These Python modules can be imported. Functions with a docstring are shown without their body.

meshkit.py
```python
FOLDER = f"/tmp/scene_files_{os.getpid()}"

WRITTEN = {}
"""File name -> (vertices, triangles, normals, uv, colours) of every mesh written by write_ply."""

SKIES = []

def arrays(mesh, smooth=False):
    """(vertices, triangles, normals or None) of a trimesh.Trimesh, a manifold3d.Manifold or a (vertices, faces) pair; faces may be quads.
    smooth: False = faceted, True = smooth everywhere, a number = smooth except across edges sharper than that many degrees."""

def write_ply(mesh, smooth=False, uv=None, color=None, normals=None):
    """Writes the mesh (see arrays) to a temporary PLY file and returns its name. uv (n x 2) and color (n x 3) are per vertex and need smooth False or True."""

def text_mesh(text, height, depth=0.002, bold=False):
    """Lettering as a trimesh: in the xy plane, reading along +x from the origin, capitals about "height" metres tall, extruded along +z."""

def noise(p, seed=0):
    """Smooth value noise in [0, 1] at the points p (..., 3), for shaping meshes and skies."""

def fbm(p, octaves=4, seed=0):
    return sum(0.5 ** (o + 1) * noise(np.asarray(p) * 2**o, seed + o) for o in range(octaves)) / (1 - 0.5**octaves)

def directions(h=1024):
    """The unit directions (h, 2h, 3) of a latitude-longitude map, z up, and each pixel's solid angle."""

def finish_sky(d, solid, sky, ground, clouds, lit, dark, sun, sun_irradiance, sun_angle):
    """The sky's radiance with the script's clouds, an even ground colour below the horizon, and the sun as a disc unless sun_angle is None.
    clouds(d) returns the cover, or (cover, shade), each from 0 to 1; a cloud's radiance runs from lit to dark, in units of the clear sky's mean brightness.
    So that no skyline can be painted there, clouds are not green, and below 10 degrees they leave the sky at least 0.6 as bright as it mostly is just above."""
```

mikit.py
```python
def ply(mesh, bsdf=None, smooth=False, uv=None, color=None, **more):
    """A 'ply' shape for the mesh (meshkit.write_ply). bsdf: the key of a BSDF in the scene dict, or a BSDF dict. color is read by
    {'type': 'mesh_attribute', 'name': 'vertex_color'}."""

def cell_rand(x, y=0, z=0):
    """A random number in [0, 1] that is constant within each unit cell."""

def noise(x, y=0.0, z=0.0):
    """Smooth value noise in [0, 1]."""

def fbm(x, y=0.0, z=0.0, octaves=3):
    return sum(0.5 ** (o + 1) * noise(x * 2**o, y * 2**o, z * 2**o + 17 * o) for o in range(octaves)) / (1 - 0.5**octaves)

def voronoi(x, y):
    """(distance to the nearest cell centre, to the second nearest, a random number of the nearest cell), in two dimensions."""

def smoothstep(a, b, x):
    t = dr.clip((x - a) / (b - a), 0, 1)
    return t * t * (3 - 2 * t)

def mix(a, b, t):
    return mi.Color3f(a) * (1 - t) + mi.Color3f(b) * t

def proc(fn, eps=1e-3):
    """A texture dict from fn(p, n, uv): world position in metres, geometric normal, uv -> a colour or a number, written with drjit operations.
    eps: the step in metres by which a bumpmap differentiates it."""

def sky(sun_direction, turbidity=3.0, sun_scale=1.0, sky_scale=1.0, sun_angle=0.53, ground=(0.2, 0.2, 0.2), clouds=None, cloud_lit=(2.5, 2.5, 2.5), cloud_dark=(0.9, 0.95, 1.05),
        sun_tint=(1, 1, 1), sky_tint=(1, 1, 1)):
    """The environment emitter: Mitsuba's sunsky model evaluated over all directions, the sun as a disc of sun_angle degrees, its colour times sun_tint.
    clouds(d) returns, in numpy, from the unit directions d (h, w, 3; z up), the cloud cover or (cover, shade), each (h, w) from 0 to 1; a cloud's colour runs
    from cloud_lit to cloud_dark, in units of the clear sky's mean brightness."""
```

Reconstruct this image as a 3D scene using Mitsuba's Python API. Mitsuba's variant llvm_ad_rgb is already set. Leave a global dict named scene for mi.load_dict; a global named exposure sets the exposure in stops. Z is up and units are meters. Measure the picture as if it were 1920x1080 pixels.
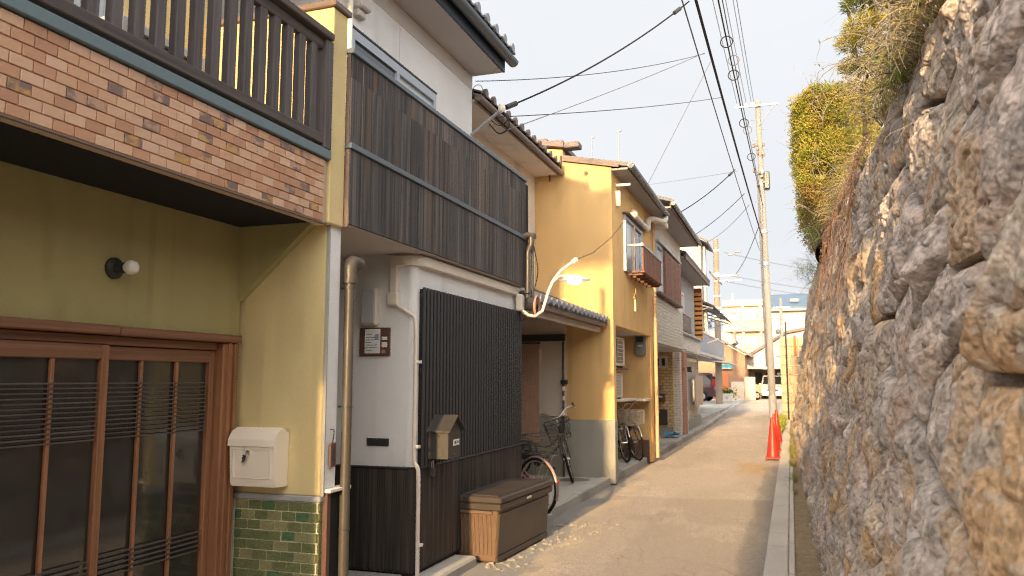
import math, numpy as np, trimesh, drjit as dr, mitsuba as mi, mikit, meshkit
from scipy.spatial import ConvexHull, Voronoi
from shapely.geometry import Polygon, box as sbox
T = mi.ScalarTransform4f
scene, labels = {}, {}
rng = np.random.default_rng(7)

# ------------------------------------------------------------------ camera, sky, exposure
EYE = np.array([0.0, 0.0, 1.5])
PSI, PIT = math.radians(19.106), math.radians(6.541)
LOOK = np.array([-math.sin(PSI) * math.cos(PIT), math.cos(PSI) * math.cos(PIT), math.sin(PIT)])
scene['camera'] = {'type': 'thinlens', 'fov': 65.24, 'fov_axis': 'x', 'aperture_radius': 0.0035, 'focus_distance': 6.0,
                   'near_clip': 0.05, 'far_clip': 1500.0,
                   'to_world': T().look_at(origin=EYE.tolist(), target=(EYE + LOOK).tolist(), up=[0, 0, 1])}
SUN_EL, SUN_AZ = 11.5, 0.0         # degrees; azimuth from straight behind the camera, towards the left
_e, _a = math.radians(SUN_EL), math.radians(SUN_AZ)
SUN = [-math.sin(_a) * math.cos(_e), -math.cos(_a) * math.cos(_e), math.sin(_e)]


def cloud_cover(d):
    """thin bright haze all over, glowing towards the low sun and thinning away from it"""
    n = meshkit.fbm(d * np.array([3.0, 3.0, 7.0]), 4, 3)
    ang = np.degrees(np.arccos(np.clip(d @ np.array(SUN), -1, 1)))
    glow = np.exp(-(ang / 37.0) ** 1.2)
    return 0.95 + 0.05 * n, np.clip(1.0 - glow - 0.01 * n, 0, 1)


scene['sky'] = mikit.sky(SUN, turbidity=3.5, sun_scale=1.0, sky_scale=1.0, sun_angle=1.2, ground=(0.22, 0.2, 0.18),
                         clouds=cloud_cover, cloud_lit=(15.5, 14.0, 12.0), cloud_dark=(1.72, 1.79, 1.89), sun_tint=(1.0, 1.08, 1.3))
exposure = 3.05

# ------------------------------------------------------------------ helpers
used = {}


def numbered(name):
    n = used.get(name, 0)
    used[name] = n + 1
    return name if n == 0 else f'{name}_{n:03d}'


def thing(name, label, cat, group=None):
    key = numbered(name)
    labels[key] = {'label': label, 'category': cat}
    if group:
        labels[key]['group'] = group
    return key


def shape(mesh, mat, smooth=False, to=None, color=None):
    d = mikit.ply(mesh, 'mat_' + mat, smooth=smooth, color=color)
    if to is not None:
        d['to_world'] = to
    return d


def part(parent, name, mesh, mat, smooth=False, to=None, color=None, label=None, kind=None):
    key = numbered(parent + '__' + name)
    scene[key] = shape(mesh, mat, smooth, to, color)
    if label or kind:
        labels[key] = {}
        if label:
            labels[key]['label'] = label
        if kind:
            labels[key]['kind'] = kind
    return key


def copy_part(parent, name, d, mat=None, to=None):
    key = numbered(parent + '__' + name)
    e = dict(d)
    if mat:
        e['bsdf'] = {'type': 'ref', 'id': 'mat_' + mat}
    if to is not None:
        e['to_world'] = to
    scene[key] = e
    return key


def single(name, mesh, mat, label, cat, smooth=False, group=None, to=None, color=None):
    key = thing(name, label, cat, group)
    scene[key] = shape(mesh, mat, smooth, to, color)
    return key


def struct(name, mesh, mat, smooth=False, color=None):
    key = numbered(name)
    scene[key] = shape(mesh, mat, smooth, None, color)
    labels[key] = {'kind': 'structure'}
    return key


def join(ms):
    V, F, n = [], [], 0
    for v, f in ms:
        v, f = np.asarray(v, float), np.asarray(f, int)
        if f.shape[1] == 4:
            f = np.vstack([f[:, [0, 1, 2]], f[:, [0, 2, 3]]])
        V.append(v)
        F.append(f + n)
        n += len(v)
    return np.vstack(V), np.vstack(F)


def _topo():
    s, base = [], []
    for x in (-1, 1):
        for y in (-1, 1):
            for z in (-1, 1):
                for k in range(3):
                    c = np.array([x, y, z]) * 9.0
                    c[k] = np.array([x, y, z])[k] * 10.0
                    s.append(c)
                    base.append((x, y, z, k))
    P = np.array(s)
    h = ConvexHull(P)
    F = h.simplices.copy()
    for i, f in enumerate(F):
        n = np.cross(P[f[1]] - P[f[0]], P[f[2]] - P[f[0]])
        if n @ P[f].mean(0) < 0:
            F[i] = f[::-1]
    return np.array(base), F


_CB, _CF = _topo()


def bx(x0, x1, y0, y1, z0, z1, c=0.004):
    """a box with chamfered edges"""
    lo, hi = np.minimum([x0, y0, z0], [x1, y1, z1]), np.maximum([x0, y0, z0], [x1, y1, z1])
    m, h = (lo + hi) / 2, (hi - lo) / 2
    c = min(c, 0.3 * h.min())
    V = _CB[:, :3] * (h - c)
    for k in range(3):
        on = _CB[:, 3] == k
        V[on, k] = _CB[on, k] * h[k]
    return V + m, _CF


def tube(pts, r, n=8, cap=True):
    p = np.asarray(pts, float)
    r = np.broadcast_to(np.asarray(r, float), (len(p),))
    t = np.gradient(p, axis=0)
    t /= np.linalg.norm(t, axis=1, keepdims=True) + 1e-12
    u = np.cross(t[0], [0, 0, 1.0] if abs(t[0, 2]) < 0.9 else [1.0, 0, 0])
    u /= np.linalg.norm(u)
    A = np.arange(n) * 2 * np.pi / n
    V = []
    for i in range(len(p)):
        u = u - t[i] * (u @ t[i])
        u /= np.linalg.norm(u) + 1e-12
        w = np.cross(t[i], u)
        V.append(p[i] + r[i] * (np.cos(A)[:, None] * u + np.sin(A)[:, None] * w))
    V = np.vstack(V)
    i, j = np.meshgrid(np.arange(len(p) - 1), np.arange(n), indexing='ij')
    q = np.stack([i * n + j, i * n + (j + 1) % n, (i + 1) * n + (j + 1) % n, (i + 1) * n + j], -1).reshape(-1, 4)
    F = np.vstack([q[:, [0, 1, 2]], q[:, [0, 2, 3]]])
    if cap:
        a, b = len(V), len(V) + 1
        V = np.vstack([V, p[:1], p[-1:]])
        k = np.arange(n)
        e = (len(p) - 1) * n
        F = np.vstack([F, np.stack([k * 0 + a, (k + 1) % n, k], 1), np.stack([k * 0 + b, e + k, e + (k + 1) % n], 1)])
    return V, F


def bend(pts, n=5, r=0.06):
    """rounds the corners of a polyline"""
    p = [np.asarray(q, float) for q in pts]
    out = [p[0]]
    for a, b, c in zip(p, p[1:], p[2:]):
        d1, d2 = a - b, c - b
        l1, l2 = np.linalg.norm(d1), np.linalg.norm(d2)
        k = min(r, 0.45 * l1, 0.45 * l2)
        s, e = b + d1 / l1 * k, b + d2 / l2 * k
        for t in np.linspace(0, 1, n):
            out.append((1 - t) ** 2 * s + 2 * t * (1 - t) * b + t * t * e)
    out.append(p[-1])
    return np.array(out)


def lathe(prof, n=20, c=(0, 0, 0)):
    prof = np.asarray(prof, float)
    A = np.arange(n) * 2 * np.pi / n
    V = np.vstack([np.stack([r * np.cos(A), r * np.sin(A), A * 0 + z], 1) for r, z in prof]) + np.asarray(c)
    i, j = np.meshgrid(np.arange(len(prof) - 1), np.arange(n), indexing='ij')
    q = np.stack([i * n + j, i * n + (j + 1) % n, (i + 1) * n + (j + 1) % n, (i + 1) * n + j], -1).reshape(-1, 4)
    return V, np.vstack([q[:, [0, 1, 2]], q[:, [0, 2, 3]]])


def extrude(poly, d):
    m = trimesh.creation.extrude_polygon(poly if hasattr(poly, 'exterior') else Polygon(poly), d, engine='earcut')
    return np.array(m.vertices), np.array(m.faces)


def flip(m):
    return m[0], np.asarray(m[1])[:, ::-1]


def yz(poly, x0, x1):
    """polygon in (y, z) extruded from x0 to x1"""
    v, f = extrude(poly, x1 - x0)
    return np.stack([v[:, 2] + x0, v[:, 0], v[:, 1]], 1), f


def xz(poly, y0, y1):
    v, f = extrude(poly, y1 - y0)
    return np.stack([v[:, 0], v[:, 2] + y0, v[:, 1]], 1), f[:, ::-1]


def xy(poly, z0, z1):
    v, f = extrude(poly, z1 - z0)
    return v + np.array([0, 0, z0]), f


def quad(a, b, c, d):
    return np.array([a, b, c, d], float), np.array([[0, 1, 2], [0, 2, 3]])


def grid(fn, nu, nv):
    """surface fn(u, v) -> (x, y, z) on the unit square"""
    u, v = np.meshgrid(np.linspace(0, 1, nu), np.linspace(0, 1, nv), indexing='ij')
    P = np.stack(fn(u, v), -1).reshape(-1, 3)
    i, j = np.meshgrid(np.arange(nu - 1), np.arange(nv - 1), indexing='ij')
    a = (i * nv + j).ravel()
    return P, np.vstack([np.stack([a, a + nv, a + nv + 1], 1), np.stack([a, a + nv + 1, a + 1], 1)])


def sphere(c, r, n=10):
    m = trimesh.creation.uv_sphere(1.0, count=[n, 2 * n])
    return np.array(m.vertices) * np.asarray(r) + np.asarray(c), np.array(m.faces)


def move(m, M):
    M = np.asarray(M)
    return m[0] @ M[:3, :3].T + M[:3, 3], m[1]


def tr(x, y, z):
    return T().translate([float(x), float(y), float(z)])


# ------------------------------------------------------------------ materials
def M(name, d):
    scene['mat_' + name] = d
    return name


def plain(name, color, rough=0.6, spec=0.35, metal=0.0, **k):
    return M(name, {'type': 'twosided', 'bsdf': {'type': 'principled', 'base_color': {'type': 'rgb', 'value': list(color)}, 'roughness': rough, 'specular': spec, 'metallic': metal, **k}})


def texd(name, fn, rough=0.8, spec=0.25, bump=None, scale=0.002, eps=2e-3, **k):
    b = {'type': 'principled', 'base_color': mikit.proc(fn), 'roughness': rough, 'specular': spec, **k}
    if bump is not None:
        b = {'type': 'bumpmap', 'arbitrary': mikit.proc(bump, eps), 'scale': scale, 'bsdf': b}
    return M(name, {'type': 'twosided', 'bsdf': b})


mix, noise, fbm, sstep, crand, voro = mikit.mix, mikit.noise, mikit.fbm, mikit.smoothstep, mikit.cell_rand, mikit.voronoi


def stucco_bump(p, n, uv):
    return noise(p.x * 95, p.y * 95, p.z * 95) + 0.5 * noise(p.x * 230, p.y * 230, p.z * 230)


def stucco(col, streak=0.12):
    def fn(p, n, uv):
        a = fbm(p.x * 1.3, p.y * 1.3, p.z * 0.9, 3)
        s = noise(p.x * 9 + 3, p.y * 9, p.z * 0.7)
        f = noise(p.x * 120, p.y * 120, p.z * 120)
        return mi.Color3f(*col) * (0.80 + 0.36 * a - streak * 1.5 * s * a + 0.10 * f) * (1 - 0.12 * sstep(0.58, 0.72, fbm(p.x * 3.1, p.y * 3.1, p.z * 1.1 + 9, 3))) * (1 - 1.1 * streak * sstep(0.62, 0.80, noise(p.x * 13 + 5, p.y * 13, p.z * 0.45)) * sstep(0.35, 0.65, noise(p.x * 2.3, p.y * 2.3, p.z * 1.4)))
    return fn


texd('stucco_olive', stucco((0.37, 0.33, 0.155)), 0.9, 0.15, stucco_bump, 0.0012)
texd('stucco_yellow', stucco((0.61, 0.50, 0.265)), 0.9, 0.15, stucco_bump, 0.0012)
texd('stucco_orange', stucco((0.66, 0.435, 0.20)), 0.9, 0.12, stucco_bump, 0.0012)
texd('plaster_cream', stucco((0.60, 0.545, 0.485), 0.06), 0.85, 0.2, stucco_bump, 0.0006)
texd('plaster_white', stucco((0.68, 0.685, 0.70), 0.05), 0.85, 0.2, stucco_bump, 0.0005)
texd('render_grey', stucco((0.33, 0.325, 0.29), 0.25), 0.9, 0.15, stucco_bump, 0.0014)


def asphalt(p, n, uv):
    speck = noise(p.x * 150, p.y * 150, 1.0)
    sp2 = noise(p.x * 60, p.y * 60, 2.0)
    big = fbm(p.x * 0.55, p.y * 0.22, 5.0, 4)
    base = mi.Color3f(0.30, 0.258, 0.225) * (0.68 + 0.28 * big + 0.44 * speck + 0.16 * sp2)
    patch = sstep(0.52, 0.6, fbm(p.x * 0.9 + 7, p.y * 0.12, 1.5, 3))
    base = mix(base, base * 0.91, patch)
    old = 1 - sstep(-0.04, 0.04, p.y - 10.7 - 0.12 * p.x - 0.1 * noise(p.x * 2, 1.0, 0.0))
    base = base * (1 - 0.12 * old)
    v1, v2, vc = voro(p.x * 0.9 + 0.25 * noise(p.x * 4, p.y * 4, 0.0), p.y * 0.55 + 0.25 * noise(p.x * 4, p.y * 4, 5.0))
    base = base * (1 - 0.2 * (1 - sstep(0.003, 0.012, v2 - v1)) * sstep(0.45, 0.6, noise(p.x * 0.8, p.y * 0.5, 3.3)))
    stain = sstep(0.60, 0.70, fbm(p.x * 1.4 + 11, p.y * 1.0, 2.5, 3))
    base = base * (1 - 0.10 * stain)
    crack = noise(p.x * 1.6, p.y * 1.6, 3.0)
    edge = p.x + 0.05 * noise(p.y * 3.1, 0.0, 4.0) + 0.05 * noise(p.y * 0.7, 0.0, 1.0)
    tren = sstep(-0.46, -0.38, edge) * (1 - sstep(14.8, 15.3, p.y + 0.3 * crack))  # wall shadow along the right kerb, painted into the road colour
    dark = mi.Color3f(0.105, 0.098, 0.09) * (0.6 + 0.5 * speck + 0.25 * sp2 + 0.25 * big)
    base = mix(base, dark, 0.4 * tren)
    sun_patch = (1 - sstep(0.16, 0.34, dr.abs(p.x + 0.62 + 0.12 * crack))) * sstep(13.2, 14.2, p.y) * (1 - sstep(15.0, 15.6, p.y))  # sunlit patch of asphalt near the cones, painted as a warmer colour
    base = mix(base, mi.Color3f(0.33, 0.22, 0.11) * (0.7 + 0.5 * speck), 0.6 * sun_patch)
    # cement gutter along the left kerb, breaking into the asphalt with a ragged edge
    lim = -2.17 + 0.22 * (noise(p.y * 1.3, 2.0, 0.0) - 0.5) + 0.05 * noise(p.y * 9, p.x * 9, 0.0) - 0.06 * dr.maximum(p.y - 7.5, 0)
    gut = (1 - sstep(-0.02, 0.03, p.x - lim))
    base = mix(base, mi.Color3f(0.225, 0.215, 0.205) * (0.75 + 0.25 * big + 0.2 * speck), gut)
    wear = sstep(0.0, 0.07, p.x - lim) * (1 - sstep(0.1, 0.36, p.x - lim)) * sstep(0.45, 0.6, noise(p.x * 7, p.y * 3.0, 8.0))
    base = mix(base, mi.Color3f(0.40, 0.33, 0.24), 0.5 * wear)
    sc = sstep(0.62, 0.7, fbm(p.x * 2.2, p.y * 1.1, 9.0, 3)) * sstep(0.4, 0.7, sp2)
    return mix(base, base * 1.35, 0.6 * sc)


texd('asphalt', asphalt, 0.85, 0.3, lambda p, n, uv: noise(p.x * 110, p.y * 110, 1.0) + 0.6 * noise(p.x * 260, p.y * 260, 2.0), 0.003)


def concrete(p, n, uv):
    a = fbm(p.x * 1.7, p.y * 1.7, p.z * 1.7, 4)
    f = noise(p.x * 130, p.y * 130, p.z * 130)
    st = sstep(0.5, 0.7, fbm(p.x * 3.3 + 4, p.y * 0.9, p.z * 2, 3))
    return mix(mi.Color3f(0.36, 0.345, 0.325), mi.Color3f(0.24, 0.225, 0.205), st * 0.7) * (0.7 + 0.4 * a + 0.2 * f)


texd('concrete', concrete, 0.85, 0.25, lambda p, n, uv: noise(p.x * 120, p.y * 120, p.z * 120) + 1.5 * noise(p.x * 25, p.y * 25, p.z * 25), 0.0015)
texd('kerb_pale', lambda p, n, uv: mi.Color3f(0.45, 0.41, 0.365) * (0.7 + 0.35 * fbm(p.x * 3, p.y * 1.5, p.z * 3, 4) + 0.2 * noise(p.x * 140, p.y * 140, p.z * 140)), 0.85, 0.25,
     lambda p, n, uv: noise(p.x * 120, p.y * 120, p.z * 120), 0.0015)
texd('soil', lambda p, n, uv: mix((0.16, 0.12, 0.08), (0.30, 0.23, 0.15), fbm(p.x * 9, p.y * 9, p.z * 9, 4)) * (0.7 + 0.6 * noise(p.x * 90, p.y * 90, p.z * 90)), 0.95, 0.1,
     lambda p, n, uv: fbm(p.x * 40, p.y * 40, p.z * 40, 3), 0.02)


def cedar(p, n, uv):
    """scorched cedar boards, grain upright; a tone for each board of 0.15 m along the street"""
    k = crand(p.y / 0.146, dr.floor(p.z / 1.7), 2.0)
    g = noise(p.y * 170 + 40 * k, p.x * 40, p.z * 2.2)
    g2 = noise(p.y * 50 + 9 * k, p.x * 20, p.z * 1.1)
    c = mix((0.043, 0.041, 0.043), (0.108, 0.098, 0.096), sstep(0.25, 0.8, 0.55 * g + 0.45 * g2))
    brown = sstep(0.62, 0.85, noise(p.y * 36 + 17 * k, 3.0, p.z * 0.6))
    c = mix(c, mi.Color3f(0.17, 0.11, 0.075), 0.5 * brown)
    return c * (0.72 + 0.6 * k)


def cedar_bump(p, n, uv):
    return noise(p.y * 170, p.x * 170, p.z * 2.5) + 0.5 * noise(p.y * 60, p.x * 60, p.z * 1.0)


texd('cedar', cedar, 0.72, 0.3, cedar_bump, 0.0025)
texd('cedar_wainscot', lambda p, n, uv: mix((0.026, 0.024, 0.024), (0.075, 0.06, 0.052), sstep(0.3, 0.85, 0.5 * noise(p.y * 120, p.x * 120, p.z * 1.6) + 0.5 * noise(p.y * 30, p.x * 30, p.z * 0.8))), 0.6, 0.35, cedar_bump, 0.002)


def wood(c0, c1, k):
    def fn(p, n, uv):
        x, y, z = p.x * k[0], p.y * k[1], p.z * k[2]
        g = 0.6 * noise(x, y, z) + 0.4 * noise(x * 3.1, y * 3.1, z * 3.1)
        return mix(c0, c1, g) * (0.8 + 0.4 * fbm(x * 0.2, y * 0.2, z * 0.4, 2))
    return fn


texd('wood_red_up', wood((0.15, 0.068, 0.036), (0.36, 0.165, 0.08), (60, 60, 1.5)), 0.5, 0.4)
texd('wood_red_along', wood((0.115, 0.055, 0.034), (0.25, 0.12, 0.068), (60, 1.5, 60)), 0.5, 0.4)
texd('wood_rail', wood((0.055, 0.05, 0.056), (0.125, 0.113, 0.12), (70, 70, 2.0)), 0.7, 0.3)
texd('wood_rail_along', wood((0.045, 0.04, 0.04), (0.12, 0.10, 0.095), (70, 2.0, 70)), 0.75, 0.3)
texd('wood_shutter', wood((0.16, 0.075, 0.05), (0.27, 0.13, 0.09), (40, 40, 1.0)), 0.6, 0.3)
for i, c in enumerate([(0.53, 0.335, 0.22), (0.50, 0.295, 0.18), (0.45, 0.245, 0.145), (0.545, 0.36, 0.25), (0.40, 0.215, 0.13), (0.51, 0.32, 0.215)]):
    plain(f'face_tile_{i}', c, 0.45, 0.4)


def flashed(c):
    def fn(p, n, uv):
        a = fbm(p.y * 22, p.z * 30, p.x * 3, 3)
        return mix(c, (0.17, 0.115, 0.105), sstep(0.38, 0.62, a))
    return fn


texd('face_tile_flashed', flashed((0.44, 0.25, 0.09)), 0.4, 0.45)
texd('face_tile_flashed_dark', flashed((0.42, 0.25, 0.165)), 0.4, 0.45)


def glazed(c, d):
    def fn(p, n, uv):
        s = noise(p.x * 260, p.y * 100, p.z * 260)
        return mix(c, d, sstep(0.45, 0.7, s)) * (0.8 + 0.4 * fbm(p.x * 11, p.y * 11, p.z * 17, 2))
    return fn


texd('green_tile_0', glazed((0.17, 0.185, 0.085), (0.075, 0.10, 0.045)), 0.25, 0.5)
texd('green_tile_1', glazed((0.27, 0.25, 0.13), (0.17, 0.17, 0.08)), 0.25, 0.5)
texd('green_tile_2', glazed((0.10, 0.17, 0.085), (0.045, 0.085, 0.04)), 0.2, 0.5)
plain('grout', (0.72, 0.69, 0.55), 0.9)
plain('grout_brown', (0.44, 0.335, 0.26), 0.9)


def brickwork(c0, c1, mortar, w, h):
    def fn(p, n, uv):
        r = dr.floor(p.z / h)
        u = (p.x + p.y) / w + 0.5 * (r - 2 * dr.floor(r / 2))
        fu, fz = u - dr.floor(u), p.z / h - r
        m = dr.minimum(dr.minimum(fu, 1 - fu) * w, dr.minimum(fz, 1 - fz) * h)
        return mix(mortar, mix(c0, c1, crand(u, r, 4.0)) * (0.85 + 0.3 * noise(p.x * 90, p.y * 90, p.z * 90)), sstep(0.004, 0.009, m))
    return fn


texd('brick_yellow', brickwork((0.50, 0.33, 0.15), (0.62, 0.45, 0.24), (0.24, 0.19, 0.14), 0.155, 0.075), 0.7, 0.3)
texd('brick_white', brickwork((0.56, 0.53, 0.48), (0.66, 0.62, 0.56), (0.36, 0.33, 0.30), 0.22, 0.06), 0.7, 0.3)
texd('brick_block', brickwork((0.50, 0.36, 0.24), (0.58, 0.43, 0.29), (0.30, 0.21, 0.14), 0.42, 0.33), 0.85, 0.2)
texd('bamboo', lambda p, n, uv: mix((0.30, 0.185, 0.135), (0.44, 0.29, 0.21), noise(p.x * 14, p.y * 14, p.z * 190)) * (0.8 + 0.3 * noise(p.x * 150, 1.0, p.z * 8)), 0.7, 0.25)


def rock(c0, c1, c2, sd):
    def fn(p, n, uv):
        a = fbm(p.x * 5 + sd, p.y * 5, p.z * 5, 4)
        b = fbm(p.x * 19, p.y * 19 + sd, p.z * 19, 3)
        s = 0.6 * noise(p.x * 105, p.y * 105, p.z * 105) + 0.4 * noise(p.x * 210, p.y * 210, p.z * 210)
        rust = sstep(0.54, 0.64, fbm(p.x * 2.6 + 3 * sd, p.y * 2.6, p.z * 2.6, 4))
        c = mix(c0, c1, sstep(0.3, 0.7, 0.5 * a + 0.5 * b))
        c = mix(c, c2, 0.7 * rust)
        c = c * (0.82 + 0.34 * sstep(0.2, 0.75, fbm(p.x * 9, p.y * 9 + sd, p.z * 9, 4)))
        lich = sstep(0.66, 0.74, noise(p.x * 34, p.y * 34 + sd, p.z * 34))
        c = mix(c, mi.Color3f(0.40, 0.385, 0.36), 0.35 * lich)
        pit = noise(p.x * 52 + sd, p.y * 52, p.z * 52)
        return c * (0.26 + 0.80 * s + 0.18 * b + 0.46 * sstep(0.15, 0.6, pit))
    return fn


def rock_bump(p, n, uv):
    return fbm(p.x * 24, p.y * 24, p.z * 24, 3) + 0.5 * noise(p.x * 62, p.y * 62, p.z * 62) + 0.25 * noise(p.x * 130, p.y * 130, p.z * 130)


texd('rock_grey', rock((0.26, 0.227, 0.213), (0.42, 0.365, 0.335), (0.40, 0.28, 0.18), 1.0), 0.85, 0.25, rock_bump, 0.018, 3e-3)
texd('rock_tan', rock((0.27, 0.227, 0.20), (0.44, 0.37, 0.31), (0.46, 0.29, 0.15), 5.0), 0.85, 0.25, rock_bump, 0.018, 3e-3)
texd('rock_pink', rock((0.265, 0.235, 0.23), (0.46, 0.39, 0.36), (0.36, 0.265, 0.215), 9.0), 0.85, 0.25, rock_bump, 0.018, 3e-3)

plain('gravel', (0.36, 0.32, 0.27), 0.9)
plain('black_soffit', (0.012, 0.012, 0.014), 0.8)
plain('soffit_grey', (0.50, 0.47, 0.45), 0.8)
plain('teal_metal', (0.105, 0.155, 0.18), 0.45, 0.5)
plain('navy_metal', (0.018, 0.028, 0.042), 0.4, 0.5)
plain('gutter_blue', (0.09, 0.115, 0.145), 0.35, 0.5)
plain('alu', (0.42, 0.45, 0.50), 0.4, 0.5, 0.6)
plain('alu_dark', (0.05, 0.055, 0.06), 0.4, 0.5, 0.3)
plain('lattice', (0.043, 0.044, 0.048), 0.55, 0.3)
plain('lattice_back', (0.017, 0.017, 0.018), 0.8)
plain('white_paint', (0.72, 0.68, 0.60), 0.4, 0.5)
plain('mail_white', (0.80, 0.73, 0.62), 0.35, 0.5, clearcoat=0.3)
plain('cream_plastic', (0.66, 0.60, 0.53), 0.45, 0.45)
plain('grey_plastic', (0.42, 0.42, 0.44), 0.5, 0.4)
plain('dark_plastic', (0.03, 0.03, 0.032), 0.45, 0.4)
plain('meter_grey', (0.16, 0.15, 0.15), 0.4, 0.5)
plain('steel_brown', (0.075, 0.065, 0.058), 0.38, 0.4, 0.15)
plain('chrome', (0.75, 0.74, 0.73), 0.16, 0.5, 1.0)
plain('mail_taupe', (0.06, 0.055, 0.053), 0.4, 0.45, 0.2)
texd('resin_brown', lambda p, n, uv: mi.Color3f(0.135, 0.083, 0.056) * (0.75 + 0.4 * noise(p.x * 5, p.y * 5, p.z * 5) + 0.12 * noise(p.x * 200, p.y * 200, p.z * 200)), 0.5, 0.4)
texd('resin_dark', lambda p, n, uv: mi.Color3f(0.050, 0.039, 0.035) * (0.75 + 0.4 * noise(p.x * 5, p.y * 5, p.z * 5) + 0.2 * noise(p.x * 200, p.y * 200, p.z * 200)), 0.4, 0.45)
plain('roof_grey', (0.125, 0.12, 0.125), 0.5, 0.4)
plain('roof_brown', (0.185, 0.15, 0.14), 0.6, 0.35)
plain('roof_blue', (0.19, 0.20, 0.235), 0.35, 0.5)
plain('brown_metal', (0.115, 0.062, 0.048), 0.5, 0.4)
plain('trim_brown', (0.15, 0.105, 0.09), 0.5, 0.4)
plain('pipe_orange', (0.56, 0.39, 0.23), 0.5, 0.4)
plain('pipe_pink', (0.42, 0.23, 0.175), 0.6, 0.35)
plain('siding', (0.58, 0.555, 0.49), 0.6, 0.3)
plain('far_cream', (0.58, 0.49, 0.39), 0.8)
plain('far_white', (0.64, 0.59, 0.54), 0.8)
plain('far_blue_roof', (0.10, 0.155, 0.235), 0.6)
plain('far_brown', (0.34, 0.205, 0.135), 0.8)
plain('far_grey', (0.33, 0.33, 0.35), 0.7)
plain('panel_blue', (0.28, 0.31, 0.385), 0.6)
plain('louvre_orange', (0.62, 0.30, 0.09), 0.6)
plain('black_rubber', (0.018, 0.018, 0.018), 0.8, 0.2)
plain('bike_pink', (0.36, 0.17, 0.165), 0.3, 0.5, clearcoat=0.5)
plain('bike_rust', (0.27, 0.185, 0.17), 0.4, 0.5)
plain('bike_black', (0.03, 0.028, 0.03), 0.35, 0.5)
plain('bike_silver', (0.55, 0.56, 0.58), 0.3, 0.5, 0.7)
plain('wire_black', (0.022, 0.022, 0.026), 0.6, 0.3)
plain('wire_grey', (0.16, 0.16, 0.18), 0.6, 0.3)
texd('pole_concrete', lambda p, n, uv: mi.Color3f(0.29, 0.28, 0.27) * (0.75 + 0.3 * fbm(p.x * 4, p.y * 4, p.z * 0.8, 3) + 0.15 * noise(p.x * 60, p.y * 60, p.z * 60)), 0.85, 0.2)
plain('pole_brown', (0.27, 0.215, 0.17), 0.85)
plain('cone_red', (0.46, 0.04, 0.028), 0.4, 0.45)
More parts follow.
